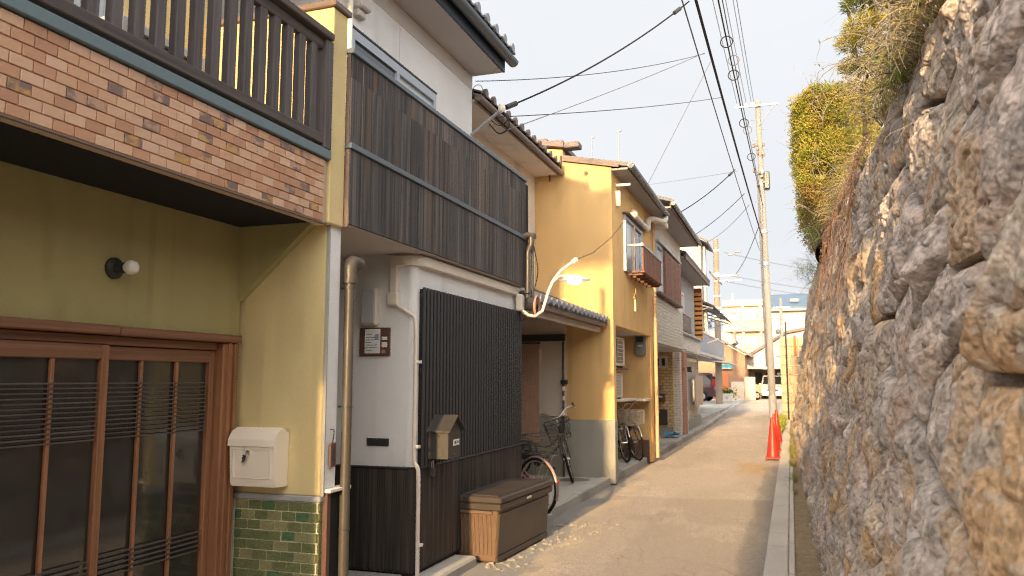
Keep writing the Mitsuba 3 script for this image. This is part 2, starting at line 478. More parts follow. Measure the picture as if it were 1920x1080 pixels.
plain('van_silver', (0.62, 0.62, 0.60), 0.3, 0.5, 0.3, clearcoat=0.6)
plain('van_maroon', (0.085, 0.03, 0.04), 0.25, 0.5, 0.2, clearcoat=0.8)
plain('car_glass', (0.015, 0.018, 0.02), 0.08, 0.6)
plain('lamp_red', (0.45, 0.03, 0.02), 0.25, 0.5)
plain('teal_cloth', (0.05, 0.25, 0.33), 0.7)
plain('blue_sheet', (0.05, 0.28, 0.50), 0.5)
plain('orange_paint', (0.62, 0.17, 0.06), 0.5)
plain('board_beige', (0.56, 0.45, 0.34), 0.6)
plain('paper', (0.72, 0.73, 0.72), 0.8)
plain('ink_blue', (0.10, 0.16, 0.28), 0.8)
plain('ink_dark', (0.05, 0.05, 0.06), 0.7)
plain('gold', (0.62, 0.47, 0.22), 0.4, 0.5, 0.5)
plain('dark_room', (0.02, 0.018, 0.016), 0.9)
plain('curtain', (0.55, 0.55, 0.56), 0.9)
plain('bulb_glass', (0.78, 0.76, 0.72), 0.25, 0.5)
plain('bark', (0.07, 0.055, 0.045), 0.9)
plain('twig_grey', (0.26, 0.235, 0.21), 0.9)
plain('pane', (0.024, 0.023, 0.021), 0.085, 1.0)
plain('pane_dark', (0.035, 0.045, 0.05), 0.05, 0.7)
plain('pane_light', (0.40, 0.44, 0.48), 0.12, 0.6)
M('leaf', {'type': 'principledthin', 'base_color': {'type': 'mesh_attribute', 'name': 'vertex_color'}, 'roughness': 0.6, 'diff_trans': 0.7, 'spec_trans': 0.0})
M('straw', {'type': 'twosided', 'bsdf': {'type': 'diffuse', 'reflectance': {'type': 'mesh_attribute', 'name': 'vertex_color'}}})

# ------------------------------------------------------------------ the setting: ground, road, pavement, kerbs
struct('ground', quad([-195, -145, -0.012], [195, -145, -0.012], [195, 245, -0.012], [-195, 245, -0.012]), 'soil')
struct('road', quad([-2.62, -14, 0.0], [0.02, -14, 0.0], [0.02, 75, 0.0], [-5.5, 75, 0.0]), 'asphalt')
# pavement slabs in front of the houses, one kerb height above the road
struct('pavement', join([bx(-4.6, -2.62, 6.9, 26.4, -0.05, 0.10, 0.006), bx(-9.5, -3.12, 26.43, 60.0, -0.05, 0.104, 0.006), bx(-4.6, -2.74, -0.2, 6.88, -0.05, 0.085, 0.006)]), 'concrete')
kerb = struct('kerb', bx(-2.6, -2.52, 7.0, 26.4, -0.05, 0.05, 0.004), 'concrete')
y, i = 6.98, 0
while y < 26.0:
    L = 0.9
    w = 0.003 * math.sin(i * 2.3)
    part(kerb, 'stone', bx(-2.625, -2.49 + w, y, y + L - 0.012, -0.04, 0.118 + w, 0.014), 'concrete')
    y += L
    i += 1
for i in range(24):
    y = 26.0 + i * 1.25
    x = -2.49 - 0.65 * (i / 24)
    part(kerb, 'stone', bx(x - 0.16, x, y, y + 1.235, -0.04, 0.122, 0.012), 'concrete')
step = struct('step', bx(-2.74, -2.47, 4.4, 6.26, -0.03, 0.075, 0.02), 'concrete')
rk = struct('kerb_pale', bx(-0.25, -0.07, -4, 32, -0.05, 0.03, 0.003), 'kerb_pale')
y, i = 1.0, 0
while y < 31:
    part(rk, 'slab', bx(-0.252, -0.075, y, y + 0.592, -0.03, 0.052 + 0.003 * math.sin(i * 1.7), 0.008), 'kerb_pale')
    if y < 14:
        part(rk, 'rim', bx(-0.066, -0.022, y + 0.02, y + 0.6, -0.03, 0.085 + 0.003 * math.sin(i * 2.9), 0.008), 'kerb_pale')
    y += 0.6
    i += 1
struct('verge', grid(lambda u, v: (-0.075 + 0.5 * u, -2 + 36 * v, 0.028 + 0.05 * meshkit.fbm(np.stack([u * 3, v * 60, u * 0], -1), 3, 5)), 8, 300), 'soil', True)
# crumbled mortar and gravel lying in the gutter by the storage box
V = []
for k in range(420):
    t = rng.random()
    px = -2.40 + 0.62 * rng.random() ** 1.6 * (0.5 + 0.5 * t) + 0.05 * t
    py = 6.15 + 2.3 * t
    s = 0.004 + 0.017 * rng.random() ** 4
    m = trimesh.creation.icosphere(subdivisions=1, radius=1.0)
    v = np.array(m.vertices) * (1 + 0.35 * rng.standard_normal((len(m.vertices), 1)).clip(-1, 1)) * s * np.array([1.2, 1, 0.55])
    V.append((v + [px, py, s * 0.35], np.array(m.faces)))
scene['gravel'] = shape(join(V), 'gravel', False)
labels['gravel'] = {'label': 'crumbled pale gravel scattered in the gutter beside the brown storage box', 'category': 'gravel', 'kind': 'stuff'}

# ------------------------------------------------------------------ green house with the tiled balcony (nearest on the left)
g = thing('green_house', 'olive green house with tiled balcony front and wooden sliding door, nearest on the left', 'house')
part(g, 'wall', yz(Polygon([(-0.4, 0), (4.13, 0), (4.13, 2.5), (-0.4, 2.5)], [[(1.35, 0.0 + 1e-3), (4.09, 1e-3), (4.09, 1.765), (1.35, 1.765)]]), -3.36, -3.22), 'stucco_olive')
# ---- wing wall beside the door
wing = part(g, 'wing_wall', bx(-3.3, -2.637, 4.163, 4.29, 0.82, 2.455, 0.006), 'stucco_yellow', label='yellow wing wall with green tiles below')
part(g, 'wing_wall', bx(-3.3, -2.64, 4.164, 4.289, 0.0, 0.785, 0.004), 'grout', label='lower wing wall clad in green tiles')
low = 'green_house__wing_wall_001'
part(g, 'wing_wall', bx(-3.36, -2.637, -0.52, -0.4, 0.0, 2.455, 0.006), 'stucco_yellow')
part(g, 'ledge', bx(-3.24, -2.622, 4.146, 4.295, 0.787, 0.819, 0.004), 'far_grey')
part(g, 'end_board', bx(-2.636, -2.617, 4.178, 4.30, 0.86, 2.452, 0.003), 'plaster_white')
part(g, 'end_board', bx(-2.634, -2.612, 4.163, 4.176, 0.82, 2.452, 0.003), 'render_grey')
part(g, 'end_ledge', bx(-2.66, -2.575, 4.18, 4.42, 0.838, 0.858, 0.003), 'white_paint')
part(g, 'end_post', bx(-2.64, -2.60, 4.19, 4.23, 0.0, 0.837, 0.003), 'brown_metal')
part(g, 'end_panel', bx(-2.66, -2.615, 4.235, 4.40, 0.0, 0.835, 0.003), 'lattice_back')
tiles_g = {}
for r in range(14):
    z = 0.785 - 0.0575 - r * 0.058
    x = -3.222 - (0.048 if r % 2 else 0.0)
    while x < -2.65:
        a0, a1 = max(x, -3.219), min(x + 0.0893, -2.646)
        if a1 - a0 > 0.012:
            wq = round(a1 - a0, 4)
            if wq not in tiles_g:
                tiles_g[wq] = shape(bx(0, wq, -0.009, 0.004, 0, 0.0517, 0.0025), 'green_tile_0')
            q = rng.random()
            m = 'green_tile_2' if q < 0.13 else ('green_tile_1' if q < (0.22 + 0.45 * (x + 3.2) / 0.6) else 'green_tile_0')
            copy_part(low, 'tile', tiles_g[wq], m, tr(a0, 4.164 + 0.0012 * rng.standard_normal(), z))
        x += 0.0955
    part(low, 'tile', bx(-2.643, -2.629, 4.157, 4.225, z, z + 0.0517, 0.002), 'green_tile_0')
part(g, 'bracket', xz([(-3.22, 1.985), (-3.22, 2.455), (-2.69, 2.455)], 4.10, 4.161), 'stucco_olive')
# ---- sliding door
door = part(g, 'door_frame', bx(-3.30, -3.195, 3.965, 4.092, 0.02, 1.72, 0.008), 'wood_red_up')
part(door, 'moulding', bx(-3.20, -3.185, 4.0, 4.03, 0.02, 1.72, 0.006), 'wood_red_up')
part(door, 'moulding', bx(-3.20, -3.181, 4.05, 4.085, 0.02, 1.72, 0.006), 'wood_red_up')
part(door, 'lintel', bx(-3.30, -3.17, 3.16, 4.10, 1.722, 1.768, 0.005), 'wood_red_along')
part(door, 'lintel', bx(-3.30, -3.17, 1.3, 3.155, 1.724, 1.77, 0.005), 'wood_red_along')
part(door, 'head', bx(-3.36, -3.235, 1.35, 3.96, 1.675, 1.72, 0.004), 'wood_red_along')
part(door, 'threshold', bx(-3.36, -3.2, 1.35, 3.96, 0.0, 0.05, 0.004), 'wood_red_along')


def leaf(y0, y1, x, bars, name):
    d = part(g, name, bx(x - 0.017, x + 0.017, y0, y0 + 0.045, 0.055, 1.672, 0.004), 'wood_red_up')
    part(d, 'stile', bx(x - 0.017, x + 0.017, y1 - 0.045, y1, 0.055, 1.672, 0.004), 'wood_red_up')
    part(d, 'rail', bx(x - 0.016, x + 0.016, y0 + 0.046, y1 - 0.046, 1.60, 1.672, 0.004), 'wood_red_along')
    part(d, 'rail', bx(x - 0.016, x + 0.016, y0 + 0.046, y1 - 0.046, 0.055, 0.25, 0.004), 'wood_red_along')
    w = (y1 - y0 - 0.092)
    for k in (1, 2):
        yy = y0 + 0.046 + w * k / 3
        part(d, 'muntin', bx(x - 0.006, x + 0.014, yy - 0.010, yy + 0.010, 0.251, 1.599, 0.003), 'wood_red_up')
    for z in [1.205 + 0.0228 * k for k in range(13)] + [0.525 + 0.026 * k for k in range(5)]:
        part(d, 'bar', bx(x + 0.0145, x + 0.0195, y0 + 0.064, y1 - 0.064, z, z + 0.0075, 0.0015), 'wood_rail_along')
    part(d, 'pane', quad([x - 0.009, y0 + 0.05, 0.24], [x - 0.009, y1 - 0.05, 0.24], [x - 0.009, y1 - 0.05, 1.62], [x - 0.009, y0 + 0.05, 1.62]), 'pane')


leaf(3.09, 3.962, -3.27, 3, 'door_leaf')
leaf(2.22, 3.135, -3.232, 3, 'door_leaf')
leaf(1.36, 2.26, -3.27, 3, 'door_leaf')
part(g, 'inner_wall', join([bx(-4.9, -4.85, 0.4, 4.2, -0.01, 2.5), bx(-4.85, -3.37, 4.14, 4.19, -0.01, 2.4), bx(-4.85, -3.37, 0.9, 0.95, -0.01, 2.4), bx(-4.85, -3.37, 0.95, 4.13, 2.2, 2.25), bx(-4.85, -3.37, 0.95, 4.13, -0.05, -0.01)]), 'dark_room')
# ---- balcony
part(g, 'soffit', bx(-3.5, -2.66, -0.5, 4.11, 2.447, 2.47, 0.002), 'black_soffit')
front = part(g, 'balcony_front', bx(-2.68, -2.604, -0.5, 4.095, 2.432, 2.815, 0.003), 'grout_brown')
tile_b = shape(bx(-0.006, 0.006, 0, 0.0935, 0, 0.0425, 0.0025), 'face_tile_0')
tile_b2 = shape(bx(-0.006, 0.006, 0, 0.045, 0, 0.0425, 0.0025), 'face_tile_0')
for r in range(8):
    z = 2.437 + r * 0.0474
    y = 1.52 + (0.049 if r % 2 else 0.0)
    while y < 4.09:
        q = rng.random()
        m = 'face_tile_flashed' if q < 0.07 else 'face_tile_flashed_dark' if q < 0.16 else f'face_tile_{int(rng.random() * 6)}'
        d, L = (tile_b, 0.0935) if y + 0.0935 < 4.096 else (tile_b2, 0.045)
        if y + L < 4.096:
            copy_part(front, 'tile', d, m, tr(-2.602 + 0.0008 * rng.standard_normal(), y, z))
        y += 0.0977
    part(front, 'tile', bx(-2.608, -2.598, 1.0, 1.515, z, z + 0.0425, 0.002), 'face_tile_1')
part(g, 'drip_edge', bx(-2.69, -2.575, -0.5, 4.099, 2.818, 2.874, 0.004), 'teal_metal', label='blue grey metal flashing above the brick tiles')
part(g, 'drip_edge', bx(-2.61, -2.594, -0.5, 4.097, 2.424, 2.4345, 0.002), 'trim_brown')
rail = part(g, 'railing', bx(-2.66, -2.585, -0.5, 4.085, 2.90, 2.958, 0.005), 'wood_rail_along', label='dark weathered wooden balcony railing')
part(rail, 'rail', bx(-2.665, -2.555, -0.5, 4.075, 3.555, 3.60, 0.006), 'wood_rail_along')
part(rail, 'rail', bx(-2.64, -2.60, -0.5, 4.03, 3.49, 3.553, 0.004), 'wood_rail_along')
part(rail, 'post', bx(-2.655, -2.575, 4.02, 4.096, 2.876, 3.552, 0.005), 'wood_rail')
for k in range(38):
    y = 3.90 - k * 0.121
    part(rail, 'baluster', bx(-2.645, -2.60, y, y + 0.058, 2.955, 3.493, 0.004), 'wood_rail')
part(g, 'balcony_floor', bx(-3.6, -2.68, -0.5, 4.1, 2.80, 2.83, 0.002), 'far_grey')
party = part(g, 'party_wall', bx(-3.55, -2.585, 4.102, 4.268, 2.436, 3.795, 0.006), 'stucco_yellow', label='yellow party wall post at the balcony end')
part(party, 'cap', bx(-3.57, -2.563, 4.082, 4.285, 3.796, 3.835, 0.005), 'trim_brown')
up = part(g, 'upper_wall', yz(Polygon([(-0.5, 2.83), (4.10, 2.83), (4.10, 6.0), (-0.5, 6.0)], [[(0.4, 2.95), (3.3, 2.95), (3.3, 4.75), (0.4, 4.75)]]), -3.62, -3.5), 'stucco_yellow')
part(g, 'upper_wall', bx(-9.0, -3.63, -0.5, 4.30, 2.48, 6.0, 0.01), 'plaster_white')
for k in range(4):
    y0 = 0.4 + k * 0.725
    w = part(g, 'window', yz(Polygon([(y0, 2.95), (y0 + 0.725, 2.95), (y0 + 0.725, 4.75), (y0, 4.75)], [[(y0 + 0.05, 3.01), (y0 + 0.675, 3.01), (y0 + 0.675, 4.69), (y0 + 0.05, 4.69)]]), -3.535, -3.505), 'alu')
    part(w, 'pane', bx(-3.523, -3.517, y0 + 0.05, y0 + 0.675, 3.01, 4.69, 0.001), 'pane_light' if k % 2 else 'pane_dark')
part(g, 'eave', bx(-3.5, -2.4, -0.5, 4.3, 5.6, 5.7), 'roof_grey')
part(g, 'roof', yz([(-0.6, 5.72), (4.3, 5.72), (4.3, 5.8), (-0.6, 5.8)], -9, -2.38), 'roof_grey')
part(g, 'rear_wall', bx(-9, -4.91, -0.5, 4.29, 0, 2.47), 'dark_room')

# things on the green house
mb = thing('wall_mailbox', 'cream white wall mailbox with keys in its lock on the yellow wing wall', 'mailbox')
my0, my1 = 4.012, 4.158
prof = [(my1, 0.872), (my1, 1.205), (4.09, 1.208), (4.045, 1.188), (my0 + 0.004, 1.145), (my0, 1.118), (my0 + 0.018, 0.90), (my0 + 0.026, 0.876)]
part(mb, 'body', yz(prof, -3.165, -2.855), 'mail_white', 25)
lid = part(mb, 'lid', yz([(4.10, 1.216), (4.088, 1.2175), (4.040, 1.197), (my0 - 0.006, 1.151), (my0 - 0.011, 1.112), (my0 - 0.003, 1.111), (my0 + 0.002, 1.148), (4.045, 1.189), (4.09, 1.209)], -3.172, -2.848), 'mail_white', 25)
part(mb, 'hinge', tube([(-2.85, 4.13, 1.203), (-2.842, 4.13, 1.203)], 0.008, 10), 'chrome')
part(mb, 'door_seam', join([bx(-3.14, -2.885, my0 - 0.002, my0 + 0.02, 1.088, 1.092), bx(-3.14, -2.885, my0 + 0.011, my0 + 0.03, 0.922, 0.926), bx(-3.142, -3.139, my0 - 0.0005, my0 + 0.02, 0.925, 1.09), bx(-2.886, -2.883, my0 - 0.0005, my0 + 0.02, 0.925, 1.09)]), 'cream_plastic')
part(mb, 'lock', move(lathe([(0, 0.012), (0.013, 0.012), (0.014, 0), (0, 0)], 16), np.array([[1, 0, 0, -3.03], [0, 0, -1, my0 + 0.002], [0, 1, 0, 1.075], [0, 0, 0, 1]])), 'chrome', 30)
part(mb, 'key', join([bx(-3.034, -3.028, my0 - 0.022, my0 - 0.008, 1.05, 1.08, 0.001), move(bx(-0.006, 0.006, -0.002, 0.002, -0.045, 0, 0.001), np.array([[0.94, 0, 0.34, -3.03], [0, 1, 0, my0 - 0.02], [-0.34, 0, 0.94, 1.062], [0, 0, 0, 1]]))]), 'chrome')
part(mb, 'key', move(join([bx(-0.011, 0.011, -0.0015, 0.0015, -0.03, -0.004, 0.001), bx(-0.004, 0.004, -0.0015, 0.0015, -0.05, -0.03, 0.001)]), np.array([[0.9, 0, 0.43, -3.033], [0, 1, 0, my0 - 0.026], [-0.43, 0, 0.9, 1.064], [0, 0, 0, 1]])), 'alu_dark')
lp = thing('wall_lamp', 'black socket with a bare white bulb on the dark olive wall above the door', 'lamp')
Rx = np.array([[0, 0, 1, -3.22], [0.0, 1, 0, 3.13], [-1, 0, 0, 2.06], [0, 0, 0, 1]], float)
part(lp, 'socket', move(lathe([(0, 0), (0.055, 0), (0.055, 0.014), (0.03, 0.028), (0.027, 0.075), (0.0, 0.075)], 20), Rx), 'dark_plastic', 35)
part(lp, 'bulb', move(lathe([(0.0, 0.155), (0.016, 0.152), (0.03, 0.14), (0.036, 0.122), (0.034, 0.1), (0.022, 0.08), (0.016, 0.0765)], 20), Rx), 'bulb_glass', True)
ac = thing('air_conditioner', 'grey outdoor air conditioner unit standing behind the dark balcony railing', 'air conditioner')
part(ac, 'case', bx(-3.48, -3.18, 3.05, 3.80, 2.86, 3.38, 0.012), 'grey_plastic')
for k in range(13):
    part(ac, 'slat', bx(-3.179, -3.165, 3.1, 3.55, 2.92 + k * 0.032, 2.934 + k * 0.032, 0.002), 'alu_dark')
part(ac, 'foot', bx(-3.46, -3.2, 3.1, 3.15, 2.831, 2.858, 0.004), 'dark_plastic')
part(ac, 'foot', bx(-3.46, -3.2, 3.68, 3.73, 2.831, 2.858, 0.004), 'dark_plastic')
# stainless stack pipe between the two houses
st = thing('drain_stack', 'brown metal downpipe with elbow standing between green house and black house', 'pipe')
px, py = -2.575, 4.345
part(st, 'pipe', tube([(px, py, 0), (px, py, 2.13)], 0.031, 16), 'steel_brown', 40)
part(st, 'elbow', tube(bend([(px, py, 2.12), (px, py, 2.235), (px - 0.01, py + 0.13, 2.235)], 9, 0.09), 0.042, 16), 'steel_brown', 40)
part(st, 'collar', tube([(px, py, 2.095), (px, py, 2.15)], 0.043, 16), 'steel_brown', 40)
for z in (2.06, 1.33, 0.6):
    part(st, 'bracket', join([tube([(px, py, z), (px, py, z + 0.014)], 0.035, 16), bx(px - 0.06, px - 0.02, py - 0.006, py + 0.006, z, z + 0.012)]), 'alu_dark')
tg = thing('hanging_tag', 'small brown wooden tag plate hanging from a hook on the white wall end', 'tag')
part(tg, 'plate', bx(-2.607, -2.593, 4.205, 4.265, 0.985, 1.125, 0.004), 'brown_metal')
part(tg, 'row', join([bx(-2.5925, -2.590, 4.214 + a * 0.02, 4.226 + a * 0.02, 1.0 + b * 0.018, 1.010 + b * 0.018, 0.0005) for a in range(2) for b in range(6)]), 'ink_dark')
part(tg, 'hook', tube(bend([(-2.615, 4.23, 1.205), (-2.59, 4.23, 1.205), (-2.588, 4.225, 1.17), (-2.6, 4.232, 1.126)], 5, 0.02), 0.0035, 6), 'wire_black')

# ------------------------------------------------------------------ black house with scorched cedar balcony
b = thing('black_house', 'white plastered house with blackened cedar balcony and dark slat lattice', 'house')
YA, YB, XF = 5.455, 7.93, -2.665
c = [(XF - 0.055 + 0.055 * math.cos(t), YA + 0.055 - 0.055 * math.sin(t)) for t in np.linspace(0, math.pi / 2, 8)]
part(b, 'wall', xy([(-3.45, YA), (-3.45, YA + 0.14), (XF - 0.14, YA + 0.14), (XF - 0.14, YB), (XF, YB)] + c, 0.855, 2.458), 'plaster_white', 30)
c2 = [(XF + 0.02 - 0.06 + 0.06 * math.cos(t), YA - 0.02 + 0.06 - 0.06 * math.sin(t)) for t in np.linspace(0, math.pi / 2, 8)]
wsc = part(b, 'wainscot', xy([(-3.45, YA - 0.02), (-3.45, YA + 0.12), (XF - 0.12, YA + 0.12), (XF - 0.12, YB), (XF + 0.02, YB)] + c2, 0.10, 0.845), 'cedar_wainscot', 30, label='black wood wainscot along the base of the wall')
for k in range(11):
    y0 = YA + 0.06 + k * 0.218
    part(wsc, 'board', bx(XF + 0.0205, XF + 0.0305, y0, min(y0 + 0.2155, YB), 0.115, 0.842, 0.002), 'cedar_wainscot')
for k in range(4):
    x0 = -3.42 + k * 0.185
    part(wsc, 'board', bx(x0, x0 + 0.1825, YA - 0.0295, YA - 0.0205, 0.115, 0.842, 0.002), 'cedar_wainscot')
part(b, 'wainscot_cap', bx(XF + 0.018, XF + 0.045, YA + 0.05, YB + 0.12, 0.843, 0.857, 0.003), 'alu_dark')
part(b, 'wainscot_cap', bx(-3.45, XF - 0.02, YA - 0.04, YA - 0.001, 0.846, 0.858, 0.003), 'alu_dark')
part(b, 'foundation', bx(-3.45, XF + 0.005, YA - 0.005, YB, 0.0, 0.1, 0.004), 'lattice_back')
lat = part(b, 'lattice', bx(XF + 0.004, XF + 0.024, YA + 0.07, YB - 0.01, 0.86, 2.19, 0.001), 'lattice_back', label='dark upright slat lattice over the window')
n = 37
for k in range(n):
    y0 = YA + 0.065 + k * (YB - YA - 0.10) / n
    part(lat, 'slat', bx(XF + 0.03, XF + 0.045, y0, y0 + 0.034, 0.858, 2.203, 0.002), 'lattice')
for z in (0.98, 1.55, 2.12):
    part(lat, 'bar', bx(XF + 0.0245, XF + 0.0295, YA + 0.045, YB - 0.02, z, z + 0.04, 0.002), 'lattice')
part(b, 'entrance_door', bx(-3.40, -3.36, 4.30, YA, 0.08, 2.05, 0.004), 'cedar_wainscot')
part(b, 'entrance_lintel', bx(-3.42, -3.34, 4.30, YA, 2.06, 2.455, 0.004), 'dark_plastic')
part(b, 'soffit', bx(-3.46, -2.572, 4.30, YB, 2.458, 2.47, 0.002), 'soffit_grey')
part(b, 'soffit_vent', bx(-2.95, -2.78, 4.36, 4.44, 2.435, 2.4575, 0.003), 'dark_plastic')
bal = part(b, 'balcony', bx(-2.60, -2.566, 4.285, YB, 2.472, 3.55, 0.003), 'lattice_back', label='balcony front of scorched cedar boards')
cnt = 25
for k in range(cnt):
    y0 = 4.275 + k * (7.80 - 4.275) / cnt
    w = (7.80 - 4.275) / cnt - 0.003
    part(bal, 'board', bx(-2.565, -2.551 + 0.0015 * rng.standard_normal(), y0, y0 + w, 2.458, 2.935, 0.0025), 'cedar')
    part(bal, 'board', bx(-2.565, -2.551 + 0.0015 * rng.standard_normal(), y0, y0 + w, 2.978, 3.555, 0.0025), 'cedar')
part(bal, 'rail', bx(-2.60, -2.535, 4.262, 7.815, 2.937, 2.975, 0.004), 'gutter_blue')
part(bal, 'rail', bx(-2.605, -2.535, 4.262, 7.81, 3.556, 3.592, 0.004), 'gutter_blue')
for k in range(4):
    x0 = -3.2 + k * 0.15
    part(bal, 'board', bx(x0, x0 + 0.147, 4.274, 4.2845, 2.978, 3.555, 0.002), 'cedar')
part(bal, 'corner_trim', bx(-2.585, -2.56, 4.266, 4.2735, 2.945, 3.555, 0.002), 'trim_brown')
part(b, 'corner_board', bx(-2.60, -2.556, 4.269, 4.284, 2.44, 2.935, 0.003), 'trim_brown')
part(bal, 'floor', bx(-3.25, -2.61, 4.3, YB, 2.50, 2.53, 0.002), 'far_grey')
XU = -3.255
part(b, 'upper_wall', yz(Polygon([(5.36, 2.53), (8.03, 2.53), (8.03, 4.90), (5.36, 4.90)], [[(5.44, 2.6), (7.03, 2.6), (7.03, 4.285), (5.44, 4.285)]]), XU - 0.14, XU), 'plaster_white')
part(b, 'upper_wall', bx(-7.4, XU - 0.141, 5.361, 8.029, 2.53, 4.90, 0.004), 'plaster_white')
part(b, 'upper_wall', bx(-7.4, -4.2, 4.31, 5.36, 2.53, 4.90, 0.004), 'plaster_white')
part(b, 'lower_wall', bx(-7.4, -3.46, 4.30, 7.93, 0.0, 2.5, 0.004), 'plaster_white')
part(b, 'eave_band', bx(XU - 0.1, XU + 0.006, 5.362, 8.024, 4.72, 4.884, 0.002), 'soffit_grey')  # greyer band along the top of the upper wall
part(b, 'panel_joint', bx(XU - 0.01, XU + 0.003, 6.265, 6.271, 4.29, 4.72, 0.001), 'grey_plastic')
part(b, 'corner_pipe', tube([(XU + 0.035, 5.34, 2.9), (XU + 0.035, 5.34, 4.88)], 0.026, 10), 'white_paint', 40)
win = part(b, 'window', yz(Polygon([(5.40, 2.6), (7.05, 2.6), (7.05, 4.33), (5.40, 4.33)], [[(5.47, 2.62), (6.20, 2.62), (6.20, 4.25), (5.47, 4.25)], [(6.26, 2.62), (7.0, 2.62), (7.0, 4.25), (6.26, 4.25)]]), XU - 0.03, XU + 0.012), 'alu', label='wide aluminium framed window above the balcony rail')
part(win, 'pane', bx(XU - 0.012, XU - 0.008, 5.46, 6.21, 2.6, 4.26, 0.001), 'pane_dark')
part(win, 'pane', bx(XU - 0.022, XU - 0.018, 6.25, 7.01, 2.6, 4.26, 0.001), 'pane_light')
part(win, 'track', bx(XU - 0.02, XU + 0.02, 5.39, 7.06, 4.332, 4.352, 0.003), 'alu_dark')
part(b, 'vent_hood', join([bx(XU, XU + 0.10, 5.42, 5.58, 4.50, 4.60, 0.02), bx(XU, XU + 0.06, 5.44, 5.56, 4.44, 4.50, 0.015)]), 'soffit_grey')
ev = part(b, 'eave', bx(-4.3, -2.892, 4.3, 8.045, 4.886, 4.90, 0.002), 'soffit_grey')
part(ev, 'fascia', bx(-2.895, -2.87, 4.3, 8.05, 4.884, 5.07, 0.004), 'navy_metal')
part(ev, 'fascia', bx(-3.3, -2.896, 8.046, 8.06, 4.90, 5.07, 0.004), 'navy_metal')
A = np.linspace(math.pi, 2 * math.pi, 9)
gp = [(-2.805 + 0.062 * math.cos(t), 5.035 + 0.062 * math.sin(t)) for t in A] + [(-2.805 + 0.056 * math.cos(t), 5.035 + 0.056 * math.sin(t)) for t in A[::-1]]
part(ev, 'gutter', xz(gp, 4.2, 8.14), 'gutter_blue', 40)
part(ev, 'gutter_end', xz([(-2.805 + 0.062 * math.cos(t), 5.035 + 0.062 * math.sin(t)) for t in A], 8.141, 8.147), 'gutter_blue')


def pantile(L, w, h=0.028, t=0.018):
    """one wave-shaped roof tile: width along y, length up the slope (x towards minus), base at the origin"""
    ys = np.linspace(0, w, 9)
    zz = h * (0.5 - 0.5 * np.cos(ys / w * 2 * np.pi)) ** 0.8
    V = []
    for x in (0, -L):
        V += [(x, a, zb + t) for a, zb in zip(ys, zz)] + [(x, a, zb) for a, zb in zip(ys, zz)]
    V = np.array(V)
    F, m = [], 9
    for k in range(m - 1):
        F += [[k, k + 1, 2 * m + k + 1, 2 * m + k], [m + k, 3 * m + k, 3 * m + k + 1, m + k + 1], [k, m + k, m + k + 1, k + 1]]
    F += [[0, 2 * m, 3 * m, m], [m - 1, 2 * m - 1, 4 * m - 1, 3 * m - 1]]
    return join([(V, np.array(F))])


def slope_tiles(holder, x_eave, z_eave, y0, y1, ang, rows, mat, w=0.262, L=0.24, cap=None):
    n = int(round((y1 - y0) / w))
    w = (y1 - y0) / n
    d = shape(pantile(L + 0.03, w), mat, 40)
    e = shape(lathe([(0, 0.0), (0.05, 0.0), (0.05, 0.035), (0, 0.035)], 14), cap or mat, 30)
    for r in range(rows):
        for k in range(n):
            x = x_eave - r * L * math.cos(ang)
            z = z_eave + r * L * math.sin(ang) + r * 0.004
            copy_part(holder, 'roof_tile', d, None, T().translate([x, y0 + k * w, z]).rotate([0, 1, 0], math.degrees(ang)))
            if r == 0:
                copy_part(holder, 'tile_end', e, None, T().translate([x - 0.01, y0 + (k + 0.5) * w, z + 0.03]).rotate([0, 1, 0], 90))


rf = part(b, 'roof', join([(lambda a: (a[0], a[1]))(xz([(-2.80, 5.085), (-2.80, 5.11), (-6.5, 6.5), (-6.5, 6.47)], 4.25, 8.1))]), 'roof_grey')
slope_tiles(rf, -2.775, 5.10, 4.25, 8.12, math.radians(20), 2, 'roof_blue')
# downpipe, cable box and fittings at the far corner of the balcony
part(b, 'downpipe', join([tube(bend([(-2.57, 7.70, 2.955), (-2.50, 7.80, 3.0), (-2.485, 7.80, 2.90), (-2.53, 7.80, 2.82), (-2.53, 7.80, 2.33)], 6, 0.04), 0.032, 12)]), 'steel_brown', 40)
part(b, 'downpipe', tube([(-2.50, 7.87, 2.9), (-2.50, 7.87, 2.30)], 0.014, 8), 'alu_dark', 40)
part(b, 'outlet_box', bx(-2.58, -2.46, 7.815, 7.88, 2.955, 3.02, 0.012), 'alu_dark')
jb = thing('cable_junction', 'cluster of dark cable fittings and coiled wire at the balcony corner under the downpipe', 'cable box')
part(jb, 'box', bx(-2.63, -2.56, 7.70, 7.79, 2.20, 2.37, 0.012), 'cream_plastic')
part(jb, 'drum', tube([(-2.555, 7.80, 2.285), (-2.47, 7.86, 2.275)], 0.075, 16), 'dark_plastic', 35)
for k in range(3):
    A2 = np.linspace(0, 2 * np.pi, 22)
    part(jb, 'coil', tube(np.stack([-2.47 + 0.012 * k + 0 * A2, 7.86 + 0.085 * np.cos(A2), 2.25 + (0.085 + 0.012 * k) * np.sin(A2)], 1), 0.008, 6), 'pipe_pink' if k else 'wire_black', True)
part(jb, 'clamp', bx(-2.60, -2.50, 7.74, 7.84, 2.38, 2.41, 0.004), 'alu_dark')
part(jb, 'lead', tube(bend([(-2.50, 7.86, 2.35), (-2.44, 7.9, 2.62), (-2.52, 7.95, 2.95)], 6, 0.1), 0.006, 6), 'wire_black')
part(jb, 'lead', tube(bend([(-2.52, 7.84, 2.2), (-2.6, 7.8, 2.08), (-2.62, 7.76, 2.24)], 6, 0.06), 0.006, 6), 'wire_black')
sl = thing('street_lamp', 'white gooseneck street lamp bracketed to the black house corner, lit', 'street lamp')
